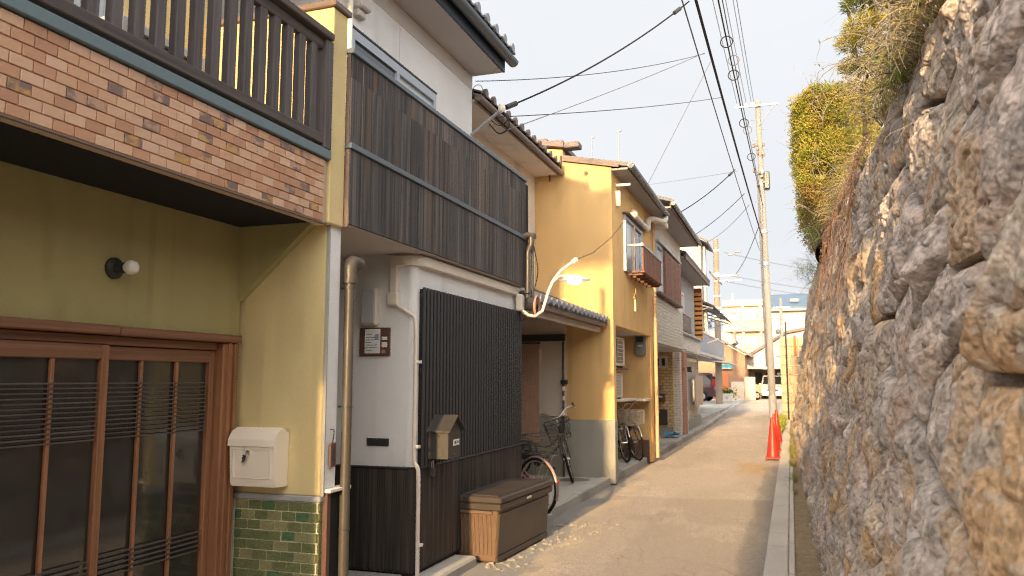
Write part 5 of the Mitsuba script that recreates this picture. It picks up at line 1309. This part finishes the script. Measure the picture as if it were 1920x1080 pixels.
part(u3, 'fitting', sphere((-0.75, 59.9, 4.9), (0.18, 0.12, 0.2), 6), 'meter_grey', True)
part(u3, 'fitting', bx(-0.95, -0.2, 59.8, 59.88, 3.1, 3.2), 'pipe_pink')
for i, (x, yy, zz, n) in enumerate([(-3.3, 14.0, 5.2, 4), (-2.6, 13.0, 4.75, 5), (-3.6, 13.2, 5.2, 3)]):
    a = thing('antenna', ['thin television antenna with small dish above the raised orange roof block', 'slim television antenna mast on the orange house roof edge', 'shorter pale antenna beside the one above the raised orange block'][i], 'antenna')
    Hh = [0.75, 0.95, 0.45][i]
    part(a, 'mast', tube([(x, yy, zz - 0.25), (x, yy, zz + Hh)], 0.011, 6), 'far_grey')
    for k in range(n):
        z = zz + Hh * (0.45 + 0.13 * k)
        part(a, 'element', tube([(x - 0.17, yy + 0.08 * k, zz + 0.35 * Hh), (x + 0.17, yy + 0.08 * k, zz + 0.35 * Hh)], 0.004, 4), 'far_grey')
    part(a, 'boom', tube([(x, yy - 0.1, zz + 0.35 * Hh), (x, yy + 0.5, zz + 0.35 * Hh)], 0.006, 4), 'far_grey')
    part(a, 'head', bx(x - 0.02, x + 0.05, yy - 0.015, yy + 0.015, zz + Hh - 0.04, zz + Hh, 0.006), 'far_grey')

# ------------------------------------------------------------------ cones and the block wall
for i, (x, yy, txt) in enumerate([(-0.37, 15.95, 'nearest of the red traffic cones on the pale kerb'), (-0.365, 17.6, 'middle one of the red traffic cones in line behind the nearest cone'), (-0.36, 20.2, 'farthest of the red traffic cones, small tip beside the pole foot')]):
    t = thing('traffic_cone', txt, 'traffic cone', 'red traffic cones along the kerb')
    part(t, 'body', lathe([(0.12, 0.03), (0.112, 0.035), (0.026, 0.74), (0.022, 0.75), (0, 0.752)], 22, (x, yy, 0.045)), 'cone_red', 40)
    part(t, 'base', bx(x - 0.135, x + 0.135, yy - 0.135, yy + 0.135, 0.045, 0.07, 0.01), 'cone_red')
bk = thing('block_wall', 'pale concrete block wall lit by the sun at the end of the stone wall', 'wall')
for r in range(9):
    for k in range(3):
        x0 = -0.34 + k * 0.32
        part(bk, 'block', bx(x0, x0 + 0.312, 30.8 + 0.01 * ((r + k) % 2), 31.1, 0.02 + r * 0.335, 0.345 + r * 0.335, 0.015), 'brick_block' if k < 2 else 'pipe_orange')
part(bk, 'post', tube([(-0.12, 30.7, 0), (-0.12, 30.7, 3.6)], 0.03, 8), 'alu_dark')
part(bk, 'post', tube([(0.18, 30.7, 2.4), (0.18, 30.7, 3.1)], 0.04, 8), 'orange_paint')
part(bk, 'side', bx(0.62, 0.9, 26.0, 36, 0.0, 3.0, 0.02), 'brick_block')

# ------------------------------------------------------------------ rubble stone wall on the right
BAT = 0.155
wall_top = lambda Y: 3.0 + np.clip(0.085 * (np.asarray(Y) - 3.0), 0.0, 1.1)
wall_x = lambda Y, z: 0.205 - 0.0088 * Y + BAT * z
rw = thing('stone_wall', 'tall retaining wall of rough grey and tan rubble stones along the right side', 'wall')
part(rw, 'bed', grid(lambda u, v: (wall_x(-3 + 29 * u, wall_top(-3 + 29 * u) * v) + 0.11, -3 + 29 * u, (wall_top(-3 + 29 * u) + 0.05) * v - 0.05), 60, 12), 'soil', False)
wr = np.random.default_rng(21)
pts, row = [], 0
z = -0.15
while z < 4.6:
    yy = -3.4 + 0.28 * (row % 2)
    while yy < 26:
        pts.append((yy + wr.uniform(-0.2, 0.2), z + wr.uniform(-0.15, 0.15)))
        yy += 0.54 * wr.uniform(0.75, 1.3)
    z += 0.36
    row += 1
pts = np.array(pts)
vor = Voronoi(pts * np.array([1.0, 1.0]))
clip = Polygon([(-3, 0), (25.5, 0), (25.5, 4.1), (16.0, 4.1), (3.0, 3.0), (-3, 3.0)])
cells = []
for i, reg in enumerate(vor.point_region):
    r = vor.regions[reg]
    if not r or -1 in r:
        continue
    pg = Polygon(vor.vertices[r]).intersection(clip)
    if pg.is_empty or pg.area < 0.02:
        continue
    pg = pg.buffer(-0.016)
    pg = pg.buffer(-0.022).buffer(0.022) if pg.area > 0.03 else pg
    if pg.is_empty or pg.geom_type != 'Polygon':
        continue
    cells.append((pg.centroid.x, pg))
cells.sort(key=lambda q: (q[0] < 0.7, q[0]))


def stone(pg, nr, na, sd):
    g = np.random.default_rng(sd)
    c = np.array([pg.centroid.x, pg.centroid.y])
    ring = pg.exterior
    # the outline sampled by angle so that rings do not fold
    an = np.linspace(0, 2 * np.pi, na, endpoint=False)
    L = ring.length
    B = np.array([ring.interpolate(L * k / na).coords[0] for k in range(na)])
    if not ring.is_ccw:
        B = B[::-1]
    rr = np.linspace(0, 1, nr) ** 0.72
    rr = np.concatenate([rr[1:], [1.0]])
    P = c + (B - c)[None] * rr[:, None, None]
    R = np.repeat(rr[:, None], na, 1)
    P = np.concatenate([c[None], P.reshape(-1, 2)])
    R = np.concatenate([[0.0], R.ravel()])
    d = P - c
    size = math.sqrt(pg.area)
    Hs = (0.052 + 0.074 * g.random()) * (0.6 + 0.8 * size)
    h = Hs * (1 - R ** 3.2) ** 0.75
    # cleft faces: the dome cut by a few tilted planes
    for k in range(7):
        a, s = g.random() * 2 * np.pi, g.uniform(0.2, 0.95)
        pl = Hs * g.uniform(0.62, 1.0) - s * (d @ np.array([math.cos(a), math.sin(a)]))
        kk = 0.007
        pl = np.maximum(pl, Hs * 0.38 * (1 - R ** 6))
        h = -kk * np.log(np.exp(-np.clip(h / kk, -40, 40)) + np.exp(-np.clip(pl / kk, -40, 40)))
    e = np.clip((1 - R) / 0.25, 0, 1)
    q = np.stack([P[:, 0], P[:, 1], np.full(len(P), sd * 3.7)], -1)
    rdg = lambda f, o, sd2: 1 - 2 * np.abs(meshkit.fbm(q * f, o, sd2) - 0.5)
    rough = 0.05 * (meshkit.fbm(q * 4.0, 3, 3) - 0.5) + 0.024 * (rdg(np.array([7.0, 5.0, 1.0]), 3, 8) - 0.78) + 0.020 * (meshkit.fbm(q * 19, 3, 2) - 0.5) - 0.030 * np.exp(-np.abs(meshkit.fbm(q * 5.0 + 9, 3, 5) - 0.5) * 45)
    h = h + (rough + 0.012) * (0.35 + 0.65 * e)
    h = np.maximum(h, 0.0) + 0.15 * np.minimum(h, 0.0)
    h = np.where(R >= 1, h * 0.3, h)
    h[-na:] = -0.11
    h[0] = h[1:na + 1].mean()
    wob = 0.025 * (meshkit.noise(q * 6 + 3, 4) - 0.5)
    Y, Z = P[:, 0] + wob * e, P[:, 1] + wob * e
    V = np.stack([wall_x(Y, Z) + 0.03 - h, Y, Z], 1)
    F = []
    i = np.arange(na)
    F.append(np.stack([i * 0, 1 + i, 1 + (i + 1) % na], 1))
    for k in range(len(rr) - 1):
        a, b2 = 1 + k * na + i, 1 + k * na + (i + 1) % na
        F += [np.stack([a, a + na, b2 + na], 1), np.stack([a, b2 + na, b2], 1)]
    F = np.vstack(F)
    n = np.cross(V[F[:, 1]] - V[F[:, 0]], V[F[:, 2]] - V[F[:, 0]]).sum(0)
    return V, (F if n[0] < 0 else F[:, ::-1])


# unseen wall face behind the camera, added to shade the near stones and kerb
part(rw, 'added_shade_face', grid(lambda u, v: (np.where(v < 0.8, -0.42 + 0.10 * v, -0.34 + 14 * (v - 0.8)) - 0.10 * (meshkit.fbm(np.stack([u * 26, v * 9, 0 * u], -1), 4, 6) - 0.5), -17 + 11 * u, 4.35 * np.minimum(v / 0.8, 1.0)), 90, 50), 'rock_grey', True)
part(rw, 'added_shade_end', quad([-0.44, -6.02, 0], [3, -6.02, 0], [3, -6.02, 4.35], [-0.34, -6.02, 4.35]), 'rock_tan')
rest, nst = [], 0
for cyy, pg in cells:
    far = cyy if cyy > 0.7 else 30
    nr, na = (34, 110) if far < 4.0 else (20, 60) if far < 8 else (11, 32) if far < 14 else (7, 18)
    m = stone(pg, nr, na, nst + 1)
    q = wr.random()
    mat = 'rock_grey' if q < 0.36 else 'rock_tan' if q < 0.72 else 'rock_pink'
    if nst < 300 and cyy > 0.7:
        part(rw, 'stone', m, mat, True)
    else:
        rest.append(m)
    nst += 1
part(rw, 'stones_beyond', join(rest), 'rock_tan', True, kind='stuff')

# ------------------------------------------------------------------ bank, grass, hedge, tree and vines above the wall
bank_z = lambda Y, k: wall_top(Y) - 0.02 + 0.95 * k + 0.12 * np.sin(Y * 1.3) * k
struct('bank', grid(lambda u, v: (wall_x(-3 + 30 * u, wall_top(-3 + 30 * u)) + 0.02 + 2.2 * v, -3 + 30 * u, bank_z(-3 + 30 * u, v) + 0.12 * (meshkit.fbm(np.stack([u * 90, v * 6, 0 * u], -1), 3, 2) - 0.5)), 160, 14), 'soil', True)
lr = np.random.default_rng(5)


def leaves(P, D, L, W, col, var=0.25, curl=0.25):
    """diamond-shaped folded leaves at P pointing along D"""
    n = len(P)
    L, W = np.broadcast_to(L, (n,))[:, None], np.broadcast_to(W, (n,))[:, None]
    D = D / (np.linalg.norm(D, axis=1, keepdims=True) + 1e-9)
    S = np.cross(D, lr.standard_normal((n, 3)))
    S /= np.linalg.norm(S, axis=1, keepdims=True) + 1e-9
    N = np.cross(D, S)
    V = np.stack([P, P + D * L * 0.5 + S * W * 0.5 + N * W * curl, P + D * L, P + D * L * 0.5 - S * W * 0.5 + N * W * curl], 1).reshape(-1, 3)
    i = np.arange(n) * 4
    F = np.vstack([np.stack([i, i + 1, i + 2], 1), np.stack([i, i + 2, i + 3], 1)])
    C = np.asarray(col, float)
    C = np.broadcast_to(C, (n, 3)) * (1 + var * lr.standard_normal((n, 1))).clip(0.4, 1.8)
    return V, F, np.repeat(C.clip(0.004, 0.9), 4, 0)


def blades(P, D, L, W, col, droop, seg=4, var=0.25):
    """grass blades: narrow ribbons that bend over"""
    n = len(P)
    L = np.broadcast_to(L, (n,))
    D = D / np.linalg.norm(D, axis=1, keepdims=True)
    S = np.cross(D, lr.standard_normal((n, 3)))
    S /= np.linalg.norm(S, axis=1, keepdims=True) + 1e-9
    V = []
    p = P.copy()
    d = D.copy()
    for k in range(seg + 1):
        w = (W * (1 - k / (seg + 0.6)))
        V += [p + S * w / 2, p - S * w / 2]
        p = p + d * (L / seg)[:, None]
        d = d + np.array([0, 0, -1.0]) * np.broadcast_to(droop, (n,))[:, None] / seg
        d /= np.linalg.norm(d, axis=1, keepdims=True)
    V = np.stack(V, 1)
    m = 2 * (seg + 1)
    i = (np.arange(n) * m)[:, None]
    F = []
    for k in range(seg):
        a = i + 2 * k
        F += [np.hstack([a, a + 1, a + 3]), np.hstack([a, a + 3, a + 2])]
    C = np.broadcast_to(np.asarray(col, float), (n, 3)) * (1 + var * lr.standard_normal((n, 1))).clip(0.4, 1.8)
    return V.reshape(-1, 3), np.vstack(F), np.repeat(C.clip(0.004, 0.9), m, 0)


def merge(ms):
    V, F = join([(m[0], m[1]) for m in ms])
    return V, F, np.vstack([m[2] for m in ms])


def pick(cols, n):
    return np.array(cols)[lr.integers(0, len(cols), n)]


# dry grass hanging over the top of the wall
n = 15000
Y = 2.9 + 15 * lr.random(n) ** 1.25
k = lr.random(n) ** 2.2
P = np.stack([wall_x(Y, wall_top(Y)) - 0.02 + 1.3 * k, Y, bank_z(Y, k * 0.6) - 0.03], 1)
cl = meshkit.fbm(np.stack([Y * 1.7, k * 3, 0 * Y], -1), 3, 4)
keep = (cl > 0.42) & (lr.random(n) < np.where(Y > 9, 0.7, np.where(Y > 4.6, 0.42, 0.6)))
P, Y = P[keep], Y[keep]
n = len(P)
D = np.stack([-0.55 + 0.5 * lr.standard_normal(n), -0.1 + 0.5 * lr.standard_normal(n), 0.9 + 0.2 * lr.standard_normal(n)], 1)
gcol = pick([(0.46, 0.36, 0.20), (0.38, 0.29, 0.16), (0.50, 0.42, 0.27), (0.30, 0.23, 0.14), (0.30, 0.27, 0.10), (0.22, 0.22, 0.07)], n)
gm = blades(P, D, 0.18 + 0.34 * lr.random(n), 0.006 + 0.004 * lr.random((n, 1)), gcol, 1.6 + 2.0 * lr.random(n))
scene['dry_grass'] = shape(gm[:2], 'straw', False, None, gm[2])
labels['dry_grass'] = {'label': 'straw coloured dry grass hanging over the top edge of the stone wall', 'category': 'grass', 'kind': 'stuff'}


def tuft(label, c, n, L, cols, spread=0.09, out=(-0.5, -0.2, 0.8)):
    P = np.asarray(c) + spread * lr.standard_normal((n, 3)) * [0.5, 1, 0.4]
    D = np.asarray(out) + 0.55 * lr.standard_normal((n, 3))
    m = blades(P, D, L * (0.6 + 0.6 * lr.random(n)), 0.006 + 0.003 * lr.random((n, 1)), pick(cols, n), 1.6 + lr.random(n))
    key = single('grass_tuft', m[:2], 'straw', label, 'grass', color=m[2])
    labels[key]['kind'] = 'stuff'
    return key


tuft('bright green grass tuft growing at the top of the stone wall', (0.63, 4.45, 3.08), 130, 0.26, [(0.16, 0.26, 0.05), (0.22, 0.32, 0.07), (0.40, 0.34, 0.18)])
tuft('green weeds sprouting from the stone wall under the far end of the hedge', (0.66, 13.0, 3.8), 260, 0.45, [(0.10, 0.17, 0.07), (0.16, 0.22, 0.08), (0.25, 0.27, 0.10)], 0.3)
tuft('olive weeds hanging low on the far end of the stone wall', (0.55, 17.0, 3.6), 220, 0.5, [(0.20, 0.22, 0.08), (0.30, 0.27, 0.11)], 0.35)
tuft('long pale grass stems arching over the wall above the green tuft', (0.64, 5.3, 3.2), 90, 0.5, [(0.46, 0.40, 0.26), (0.36, 0.36, 0.16)], 0.14)
# low weeds along the foot of the wall
n = 2200
Y = 11 + 13.5 * lr.random(n)
cl = meshkit.fbm(np.stack([Y * 1.1, 0 * Y, 0 * Y], -1), 3, 7)
Y = Y[cl > 0.5]
n = len(Y)
P = np.stack([-0.015 + 0.07 * lr.random(n) - 0.002 * Y, Y, np.full(n, 0.05)], 1)
D = np.stack([0.5 * lr.standard_normal(n) - 0.1, 0.5 * lr.standard_normal(n), np.ones(n)], 1)
wm = blades(P, D, 0.05 + 0.13 * lr.random(n), 0.006 + 0.004 * lr.random((n, 1)), pick([(0.16, 0.20, 0.05), (0.30, 0.28, 0.09), (0.42, 0.34, 0.17), (0.12, 0.15, 0.05)], n), 1.2 * lr.random(n), 3)
scene['weeds'] = shape(wm[:2], 'straw', False, None, wm[2])
labels['weeds'] = {'label': 'low green and straw weeds along the foot of the stone wall', 'category': 'weeds', 'kind': 'stuff'}
# grey leafless shrub
def branchlets(root, d, L, r, depth, out, g, spread=0.6, kids=3, droop=0.0):
    pts = [np.asarray(root, float)]
    d = np.asarray(d, float) / np.linalg.norm(d)
    seg = 4
    for k in range(seg):
        d = d + spread * 0.35 * g.standard_normal(3) + np.array([0, 0, -droop])
        d /= np.linalg.norm(d)
        pts.append(pts[-1] + d * L / seg)
    out.append(tube(pts, np.linspace(r, r * 0.55, seg + 1), 4 if depth else 3, cap=False))
    if depth:
        for k in range(kids):
            t = g.integers(1, seg + 1)
            branchlets(pts[t], d + spread * g.standard_normal(3), L * g.uniform(0.5, 0.8), r * 0.5, depth - 1, out, g, spread, kids, droop)
    return pts


tw = np.random.default_rng(11)
for i, (c, nn, L, txt) in enumerate([((0.76, 4.0, 3.06), 34, 0.34, 'tangled grey leafless shrub on top of the wall, nearest to the camera'), ((0.84, 5.4, 3.18), 18, 0.26, 'tangled grey leafless shrub on the wall top below the pine'), ((0.90, 8.6, 3.45), 22, 0.26, 'brown leafless brush on the wall top above the red vines')]):
    t = thing('shrub', txt, 'shrub')
    out = []
    for k in range(nn):
        branchlets(np.array(c) + tw.uniform(-1, 1, 3) * [0.16, 0.55, 0.05], (-0.5 + 0.5 * tw.standard_normal(), 0.5 * tw.standard_normal(), 0.8), L, 0.006, 2, out, tw, 0.65, 3, 0.12)
    part(t, 'branches', join(out), 'twig_grey')
    n = 600
    allv = np.vstack([q[0] for q in out])
    P = allv[lr.integers(0, len(allv), n)] + 0.006 * lr.standard_normal((n, 3))
    m = leaves(P, lr.standard_normal((n, 3)), 0.03, 0.012, pick([(0.27, 0.2, 0.12), (0.2, 0.19, 0.08), (0.36, 0.28, 0.17)], n))
    part(t, 'leaves', m[:2], 'leaf', False, None, m[2])
# pruned hedge
hd = thing('hedge', 'clipped golden green conifer hedge standing above the stone wall', 'hedge')
n = 60000
u = lr.random((n, 3))
face = lr.random(n)
u[:, 1] = np.where(face < 0.55, u[:, 1] * 0.10, u[:, 1])
u[:, 0] = np.where((face >= 0.55) & (face < 0.8), u[:, 0] * 0.14, u[:, 0])
u[:, 2] = np.where(face >= 0.8, 1 - u[:, 2] * 0.08, u[:, 2])
zz = 3.88 + 1.85 * u[:, 2]
left = 0.17 + 0.20 * np.clip((u[:, 2] - 0.80) / 0.20, 0, 1) ** 3 + 0.24 * (1 - u[:, 2]) ** 1.3 + 0.05 * np.sin(zz * 5.3)
zz = zz - 0.22 * np.clip((0.25 - u[:, 0]) / 0.25, 0, 1) ** 2 * (u[:, 2] > 0.9)
P = np.stack([left + u[:, 0] * 1.05, 11.9 + 4.2 * u[:, 1], zz], 1)
P += 0.22 * (meshkit.fbm(P * 3.1, 3, 2)[:, None] - 0.5) + 0.03 * lr.standard_normal((n, 3))
dens = meshkit.fbm(P * 4.5, 3, 12)
P = P[dens > 0.36]
n = len(P)
D = np.stack([-0.6 + 0.6 * lr.standard_normal(n), -0.8 + 0.5 * lr.standard_normal(n), 0.25 + 0.6 * lr.standard_normal(n)], 1)
tone = meshkit.fbm(P * 6.0, 3, 6)[:, None]
hc = np.where(tone > 0.51, pick([(0.33, 0.34, 0.07), (0.40, 0.38, 0.08), (0.25, 0.27, 0.06)], n), np.where(tone > 0.41, pick([(0.50, 0.41, 0.09), (0.56, 0.46, 0.11), (0.42, 0.37, 0.08)], n), pick([(0.46, 0.36, 0.09), (0.44, 0.38, 0.09), (0.34, 0.30, 0.07)], n)))
low = (P[:, 2:3] < 4.3) & (lr.random((n, 1)) < 0.6)
hc = np.where(low, (0.33, 0.22, 0.10), hc)
m = leaves(P, D, 0.045 + 0.03 * lr.random(n), 0.016, hc, 0.2)
part(hd, 'foliage', m[:2], 'leaf', False, None, m[2])
part(hd, 'core', grid(lambda u, v: (0.68 + 0.22 * np.cos(2 * np.pi * u), 14.0 + 1.6 * np.sin(2 * np.pi * u), 3.6 + 1.85 * v), 24, 6), 'bark')
out = []
for k in range(60):
    branchlets((0.35 + 0.5 * tw.random(), 11.95 + 1.5 * tw.random(), 3.8 + 1.8 * tw.random()), (-0.4, -0.5, 0.5), 0.4, 0.006, 1, out, tw)
part(hd, 'twigs', join(out), 'twig_grey')
# layered pine
pn = thing('pine_tree', 'small layered pine with dark stems and yellow green pads above the wall', 'tree')
out = []
stems = []
for (x, yy, zt, r) in [(0.93, 6.6, 6.3, 0.05), (0.80, 6.8, 5.8, 0.018), (0.74, 6.4, 5.6, 0.014), (1.02, 6.9, 6.0, 0.02), (0.68, 7.6, 5.3, 0.02), (0.88, 7.3, 6.1, 0.016)]:
    zs = np.linspace(3.05, zt, 10)
    p = np.stack([x + 0.05 * np.sin(zs * 2.1 + x * 9) - 0.02 * (zs - 3), yy + 0.05 * np.cos(zs * 1.7 + x), zs], 1)
    stems.append(p)
    out.append(tube(p, np.linspace(r, r * 0.6, 10), 8))
part(pn, 'trunk', join(out), 'bark', 50)
pads = [(1630, 10, 6.4), (1608, 84, 6.5), (1590, 112, 6.9), (1648, 48, 6.6), (1630, 140, 6.7), (1672, -6, 6.3), (1690, 74, 6.5), (1612, 160, 7.4), (1585, 156, 7.9), (1640, -40, 6.5), (1600, 40, 6.9), (1665, 128, 6.6)]
br, PP, DD, CC = [], [], [], []
for (ix, iy, yy) in pads:
    c = np.array([(ix + 22 - 1483) / 1500 * yy * 1.02, yy, 1.5 + (712 - iy) / 1500 * yy * 1.0])
    s = stems[int(lr.integers(0, len(stems)))]
    b0 = s[np.argmin(np.abs(s[:, 2] - (c[2] + 0.05)) + 0.3 * np.abs(s[:, 1] - c[1]))]
    mid = (b0 + c) / 2 + [0, 0, 0.10]
    br.append(tube([b0, mid, c - [0, 0, 0.03]], [0.012, 0.009, 0.005], 6))
    nn = 950
    q = lr.standard_normal((nn, 3))
    q /= np.linalg.norm(q, axis=1, keepdims=True)
    q *= lr.random((nn, 1)) ** 0.4
    Q = c + q * [0.125, 0.16, 0.042] * lr.uniform(0.8, 1.2)
    PP.append(Q)
    DD.append(q * [1, 1, 0.7] + [0, 0, 0.35] + 0.4 * lr.standard_normal((nn, 3)))
    base = pick([(0.38, 0.33, 0.06), (0.30, 0.30, 0.07), (0.46, 0.36, 0.07)], nn) if lr.random() < 0.6 else pick([(0.17, 0.21, 0.07), (0.24, 0.26, 0.08)], nn)
    CC.append(base)
part(pn, 'branches', join(br), 'bark', 50)
m = leaves(np.vstack(PP), np.vstack(DD), 0.065, 0.006, np.vstack(CC), 0.25, 0.1)
part(pn, 'crown', m[:2], 'leaf', False, None, m[2])
single('cut_branch', tube(np.array([(0.50, 4.35, 3.72), (0.60, 4.15, 3.45), (0.675, 4.0, 3.24), (0.73, 3.92, 3.14)]), [0.016, 0.021, 0.023, 0.02], 8), 'pipe_pink', 'pale brown bare branch slanting across the bank below the pine', 'branch', True)
# red vines
vn = thing('hanging_vines', 'rust red dry vines hanging down the upper part of the stone wall', 'vine')
out, PP, DD = [], [], []
for k in range(52):
    Y = 5.6 + 6.5 * tw.random()
    z = float(wall_top(Y)) - 0.1 * tw.random()
    p = [np.array([wall_x(Y, z) - 0.06, Y, z])]
    for s in range(8):
        z2 = p[-1][2] - 0.17 * tw.uniform(0.5, 1.3)
        Y2 = p[-1][1] + 0.06 * tw.standard_normal()
        p.append(np.array([wall_x(Y2, z2) - 0.10 - 0.05 * tw.random(), Y2, z2]))
    p = np.array(p[: tw.integers(5, 10)])
    out.append(tube(p, 0.0028, 3, cap=False))
    for s in range(9):
        t = tw.integers(0, len(p) - 1)
        PP.append(p[t] + (p[t + 1] - p[t]) * tw.random() + 0.02 * tw.standard_normal(3))
        DD.append([-0.6, 0.5 * tw.standard_normal(), -0.6 + 0.3 * tw.standard_normal()])
plain('vine_stem', (0.21, 0.13, 0.10), 0.8)
part(vn, 'stems', join(out), 'vine_stem')
n = len(PP)
m = leaves(np.array(PP), np.array(DD), 0.035, 0.014, pick([(0.30, 0.16, 0.10), (0.25, 0.15, 0.10), (0.36, 0.24, 0.15), (0.31, 0.25, 0.17)], n), 0.3)
part(vn, 'leaves', m[:2], 'leaf', False, None, m[2])
n = 420
P = np.array([-3.9, 53.6, 0.6]) + lr.standard_normal((n, 3)) * [0.25, 0.12, 0.16]
m = leaves(P, lr.standard_normal((n, 3)) + [0, 0, 0.6], 0.16, 0.07, pick([(0.10, 0.18, 0.05), (0.16, 0.24, 0.06)], n))
part(pl, 'plant', m[:2], 'leaf', False, None, m[2], kind='stuff')
n = 2600
P = np.stack([-0.42 + 0.12 * lr.random(n), 24 + 6.5 * lr.random(n), np.full(n, 0.03)], 1)
m = blades(P, np.stack([0.4 * lr.standard_normal(n), 0.4 * lr.standard_normal(n), np.ones(n)], 1), 0.14 + 0.2 * lr.random(n), 0.02, pick([(0.22, 0.27, 0.05), (0.32, 0.32, 0.08)], n), 0.8, 3)
scene['roadside_grass'] = shape(m[:2], 'straw', False, None, m[2])
labels['roadside_grass'] = {'label': 'strip of yellow green grass beside the pale block wall', 'category': 'grass', 'kind': 'stuff'}

# ------------------------------------------------------------------ overhead wires
def sag(a, b, s, n=26):
    a, b = np.asarray(a, float), np.asarray(b, float)
    t = np.linspace(0, 1, n)[:, None]
    return a + (b - a) * t - np.array([0, 0, 1.0]) * s * 4 * t * (1 - t)


def wire(label, a, b, s, r, mat='wire_black', group=None, rings=0, clamp=None):
    p = sag(a, b, s)
    t = thing('overhead_wire', label, 'wire', group)
    part(t, 'cable', tube(p, r, 6), mat, 60)
    A = np.linspace(0, 2 * np.pi, 15)
    for k in range(rings):
        q = p[3 + (k * 19) // max(rings, 1)]
        part(t, 'ring', tube(np.stack([q[0] + 0.11 * np.cos(A), q[1] + 0 * A + 0.03 * k % 0.05, q[2] - 0.05 + 0.11 * np.sin(A)], 1), 0.012, 5), mat, True)
    for c in clamp or []:
        q = p[c]
        part(t, 'clamp', tube([q - 0.5 * (p[c + 1] - p[c]) / np.linalg.norm(p[c + 1] - p[c]) * 0.16, q + 0.5 * (p[c + 1] - p[c]) / np.linalg.norm(p[c + 1] - p[c]) * 0.16], r * 2.6, 8), 'alu_dark', 40)
    return p


main = wire('thickest black cable running along the lane to the grey pole', (-1.18, -12, 6.9), (-0.86, 32.8, 7.1), 0.42, 0.021, rings=0)
wire('black cable carrying small loops, right of the thickest cable', (-1.06, -12, 8.2), (-0.80, 32.8, 8.4), 0.5, 0.014, rings=11)
wire('second looped cable close above the cable carrying small loops', (-1.0, -12, 8.7), (-0.82, 32.8, 8.7), 0.55, 0.010, 'wire_grey', rings=7)
wire('thin grey cable left of the thickest cable', (-1.30, -12, 6.9), (-0.98, 32.8, 6.6), 0.4, 0.010, 'wire_grey')
for k, (x, m_) in enumerate([(-1.65, 'wire_black'), (-1.3, 'wire_grey'), (-1.1, 'wire_grey'), (-1.0, 'wire_black')]):
    wire(['leftmost of the high wires on the cross arm of the grey pole', 'second from left of the high wires on the cross arm of the grey pole', 'third from left of the high wires on the cross arm of the grey pole', 'rightmost of the high wires on the cross arm of the grey pole'][k], (x * 0.9 - 0.25, -12, 12.2), (x, 32.84, 12.66), 0.7, 0.009, m_, 'high wires on the cross arm')
wire('long drop wire with clamps rising from the black house corner bracket to the cables', (-2.80, 7.75, 4.36), (-1.12, 10.6, 6.62), 0.12, 0.011, clamp=(1, 23))
wire('thin line from the eave corner of the black house to the cables', (-3.22, 8.05, 4.83), (-1.15, 13.1, 6.88), 0.10, 0.005)
wire('straight thin line from the cream house eave up to the cables', (-3.15, 8.75, 4.45), (-1.15, 13.0, 6.85), 0.03, 0.006, 'wire_grey')
wire('nearly level thin line over the cream house roof', (-3.16, 8.35, 4.50), (-1.12, 16.1, 7.15), 0.05, 0.006)
wire('steep straight line from the orange house eave to the cables', (-2.42, 14.0, 4.72), (-1.13, 14.2, 7.2), 0.0, 0.006, 'wire_grey')
wire('sagging drop wire ending at the shutter house eave', (-2.40, 17.3, 4.98), (-1.12, 20.2, 6.70), 0.10, 0.012, clamp=(2, 23))
wire('sagging drop wire to the roof of the tall narrow house', (-3.1, 27.0, 6.2), (-1.1, 24.3, 7.0), 0.10, 0.010)
wire('farthest sagging drop wire above the low tiled roofs', (-3.2, 34.0, 7.2), (-1.05, 26.0, 7.0), 0.15, 0.009, 'wire_grey')
wire('thin horizontal line crossing the sky to the grey pole', (-4.6, 24.0, 7.4), (-1.05, 20.0, 6.6), 0.02, 0.005, 'wire_grey')
wire('line from the brown pole to the grey pole', (-2.8, 47.8, 7.6), (-0.88, 33.1, 7.9), 0.25, 0.016)
for k, (za, zb, xb, yb) in enumerate([(8.9, 9.5, 9, 70), (7.6, 8.2, 9, 70), (7.2, 7.3, 9, 66), (5.4, 5.6, 7, 60), (5.1, 4.8, -0.5, 60)]):
    wire([w_ + ' far wires stretching right from the brown pole' for w_ in ('topmost of the faint', 'second from top of the faint', 'middle one of the faint', 'second lowest of the faint', 'lowest of the faint')][k], (-3.4, 47.8, za), (xb, yb, zb), 0.35, 0.014, 'wire_grey', 'far wires on the brown pole')
bracket = thing('service_bracket', 'grey service bracket with looped leads on the black house corner', 'bracket')
part(bracket, 'arm', tube([(-3.25, 8.0, 4.20), (-3.0, 7.85, 4.28), (-2.80, 7.75, 4.36)], 0.016, 8), 'alu')
part(bracket, 'insulator', sphere((-2.80, 7.75, 4.37), (0.04, 0.04, 0.05), 8), 'white_paint', True)
part(bracket, 'lead', tube(bend([(-2.79, 7.75, 4.35), (-2.70, 7.78, 4.18), (-2.86, 7.85, 4.10), (-2.98, 7.85, 4.25)], 7, 0.1), 0.008, 6), 'wire_black')
part(bracket, 'lead', tube(bend([(-2.79, 7.75, 4.34), (-2.73, 7.78, 4.23), (-2.86, 7.83, 4.20), (-2.95, 7.84, 4.28)], 7, 0.07), 0.006, 6), 'wire_black')
A = np.linspace(0, 2 * np.pi, 18)
part(bracket, 'loop', tube(np.stack([-3.2 + 0.06 * np.cos(A), 8.06 + 0 * A, 4.72 + 0.07 * np.sin(A)], 1), 0.004, 5), 'wire_grey', True)
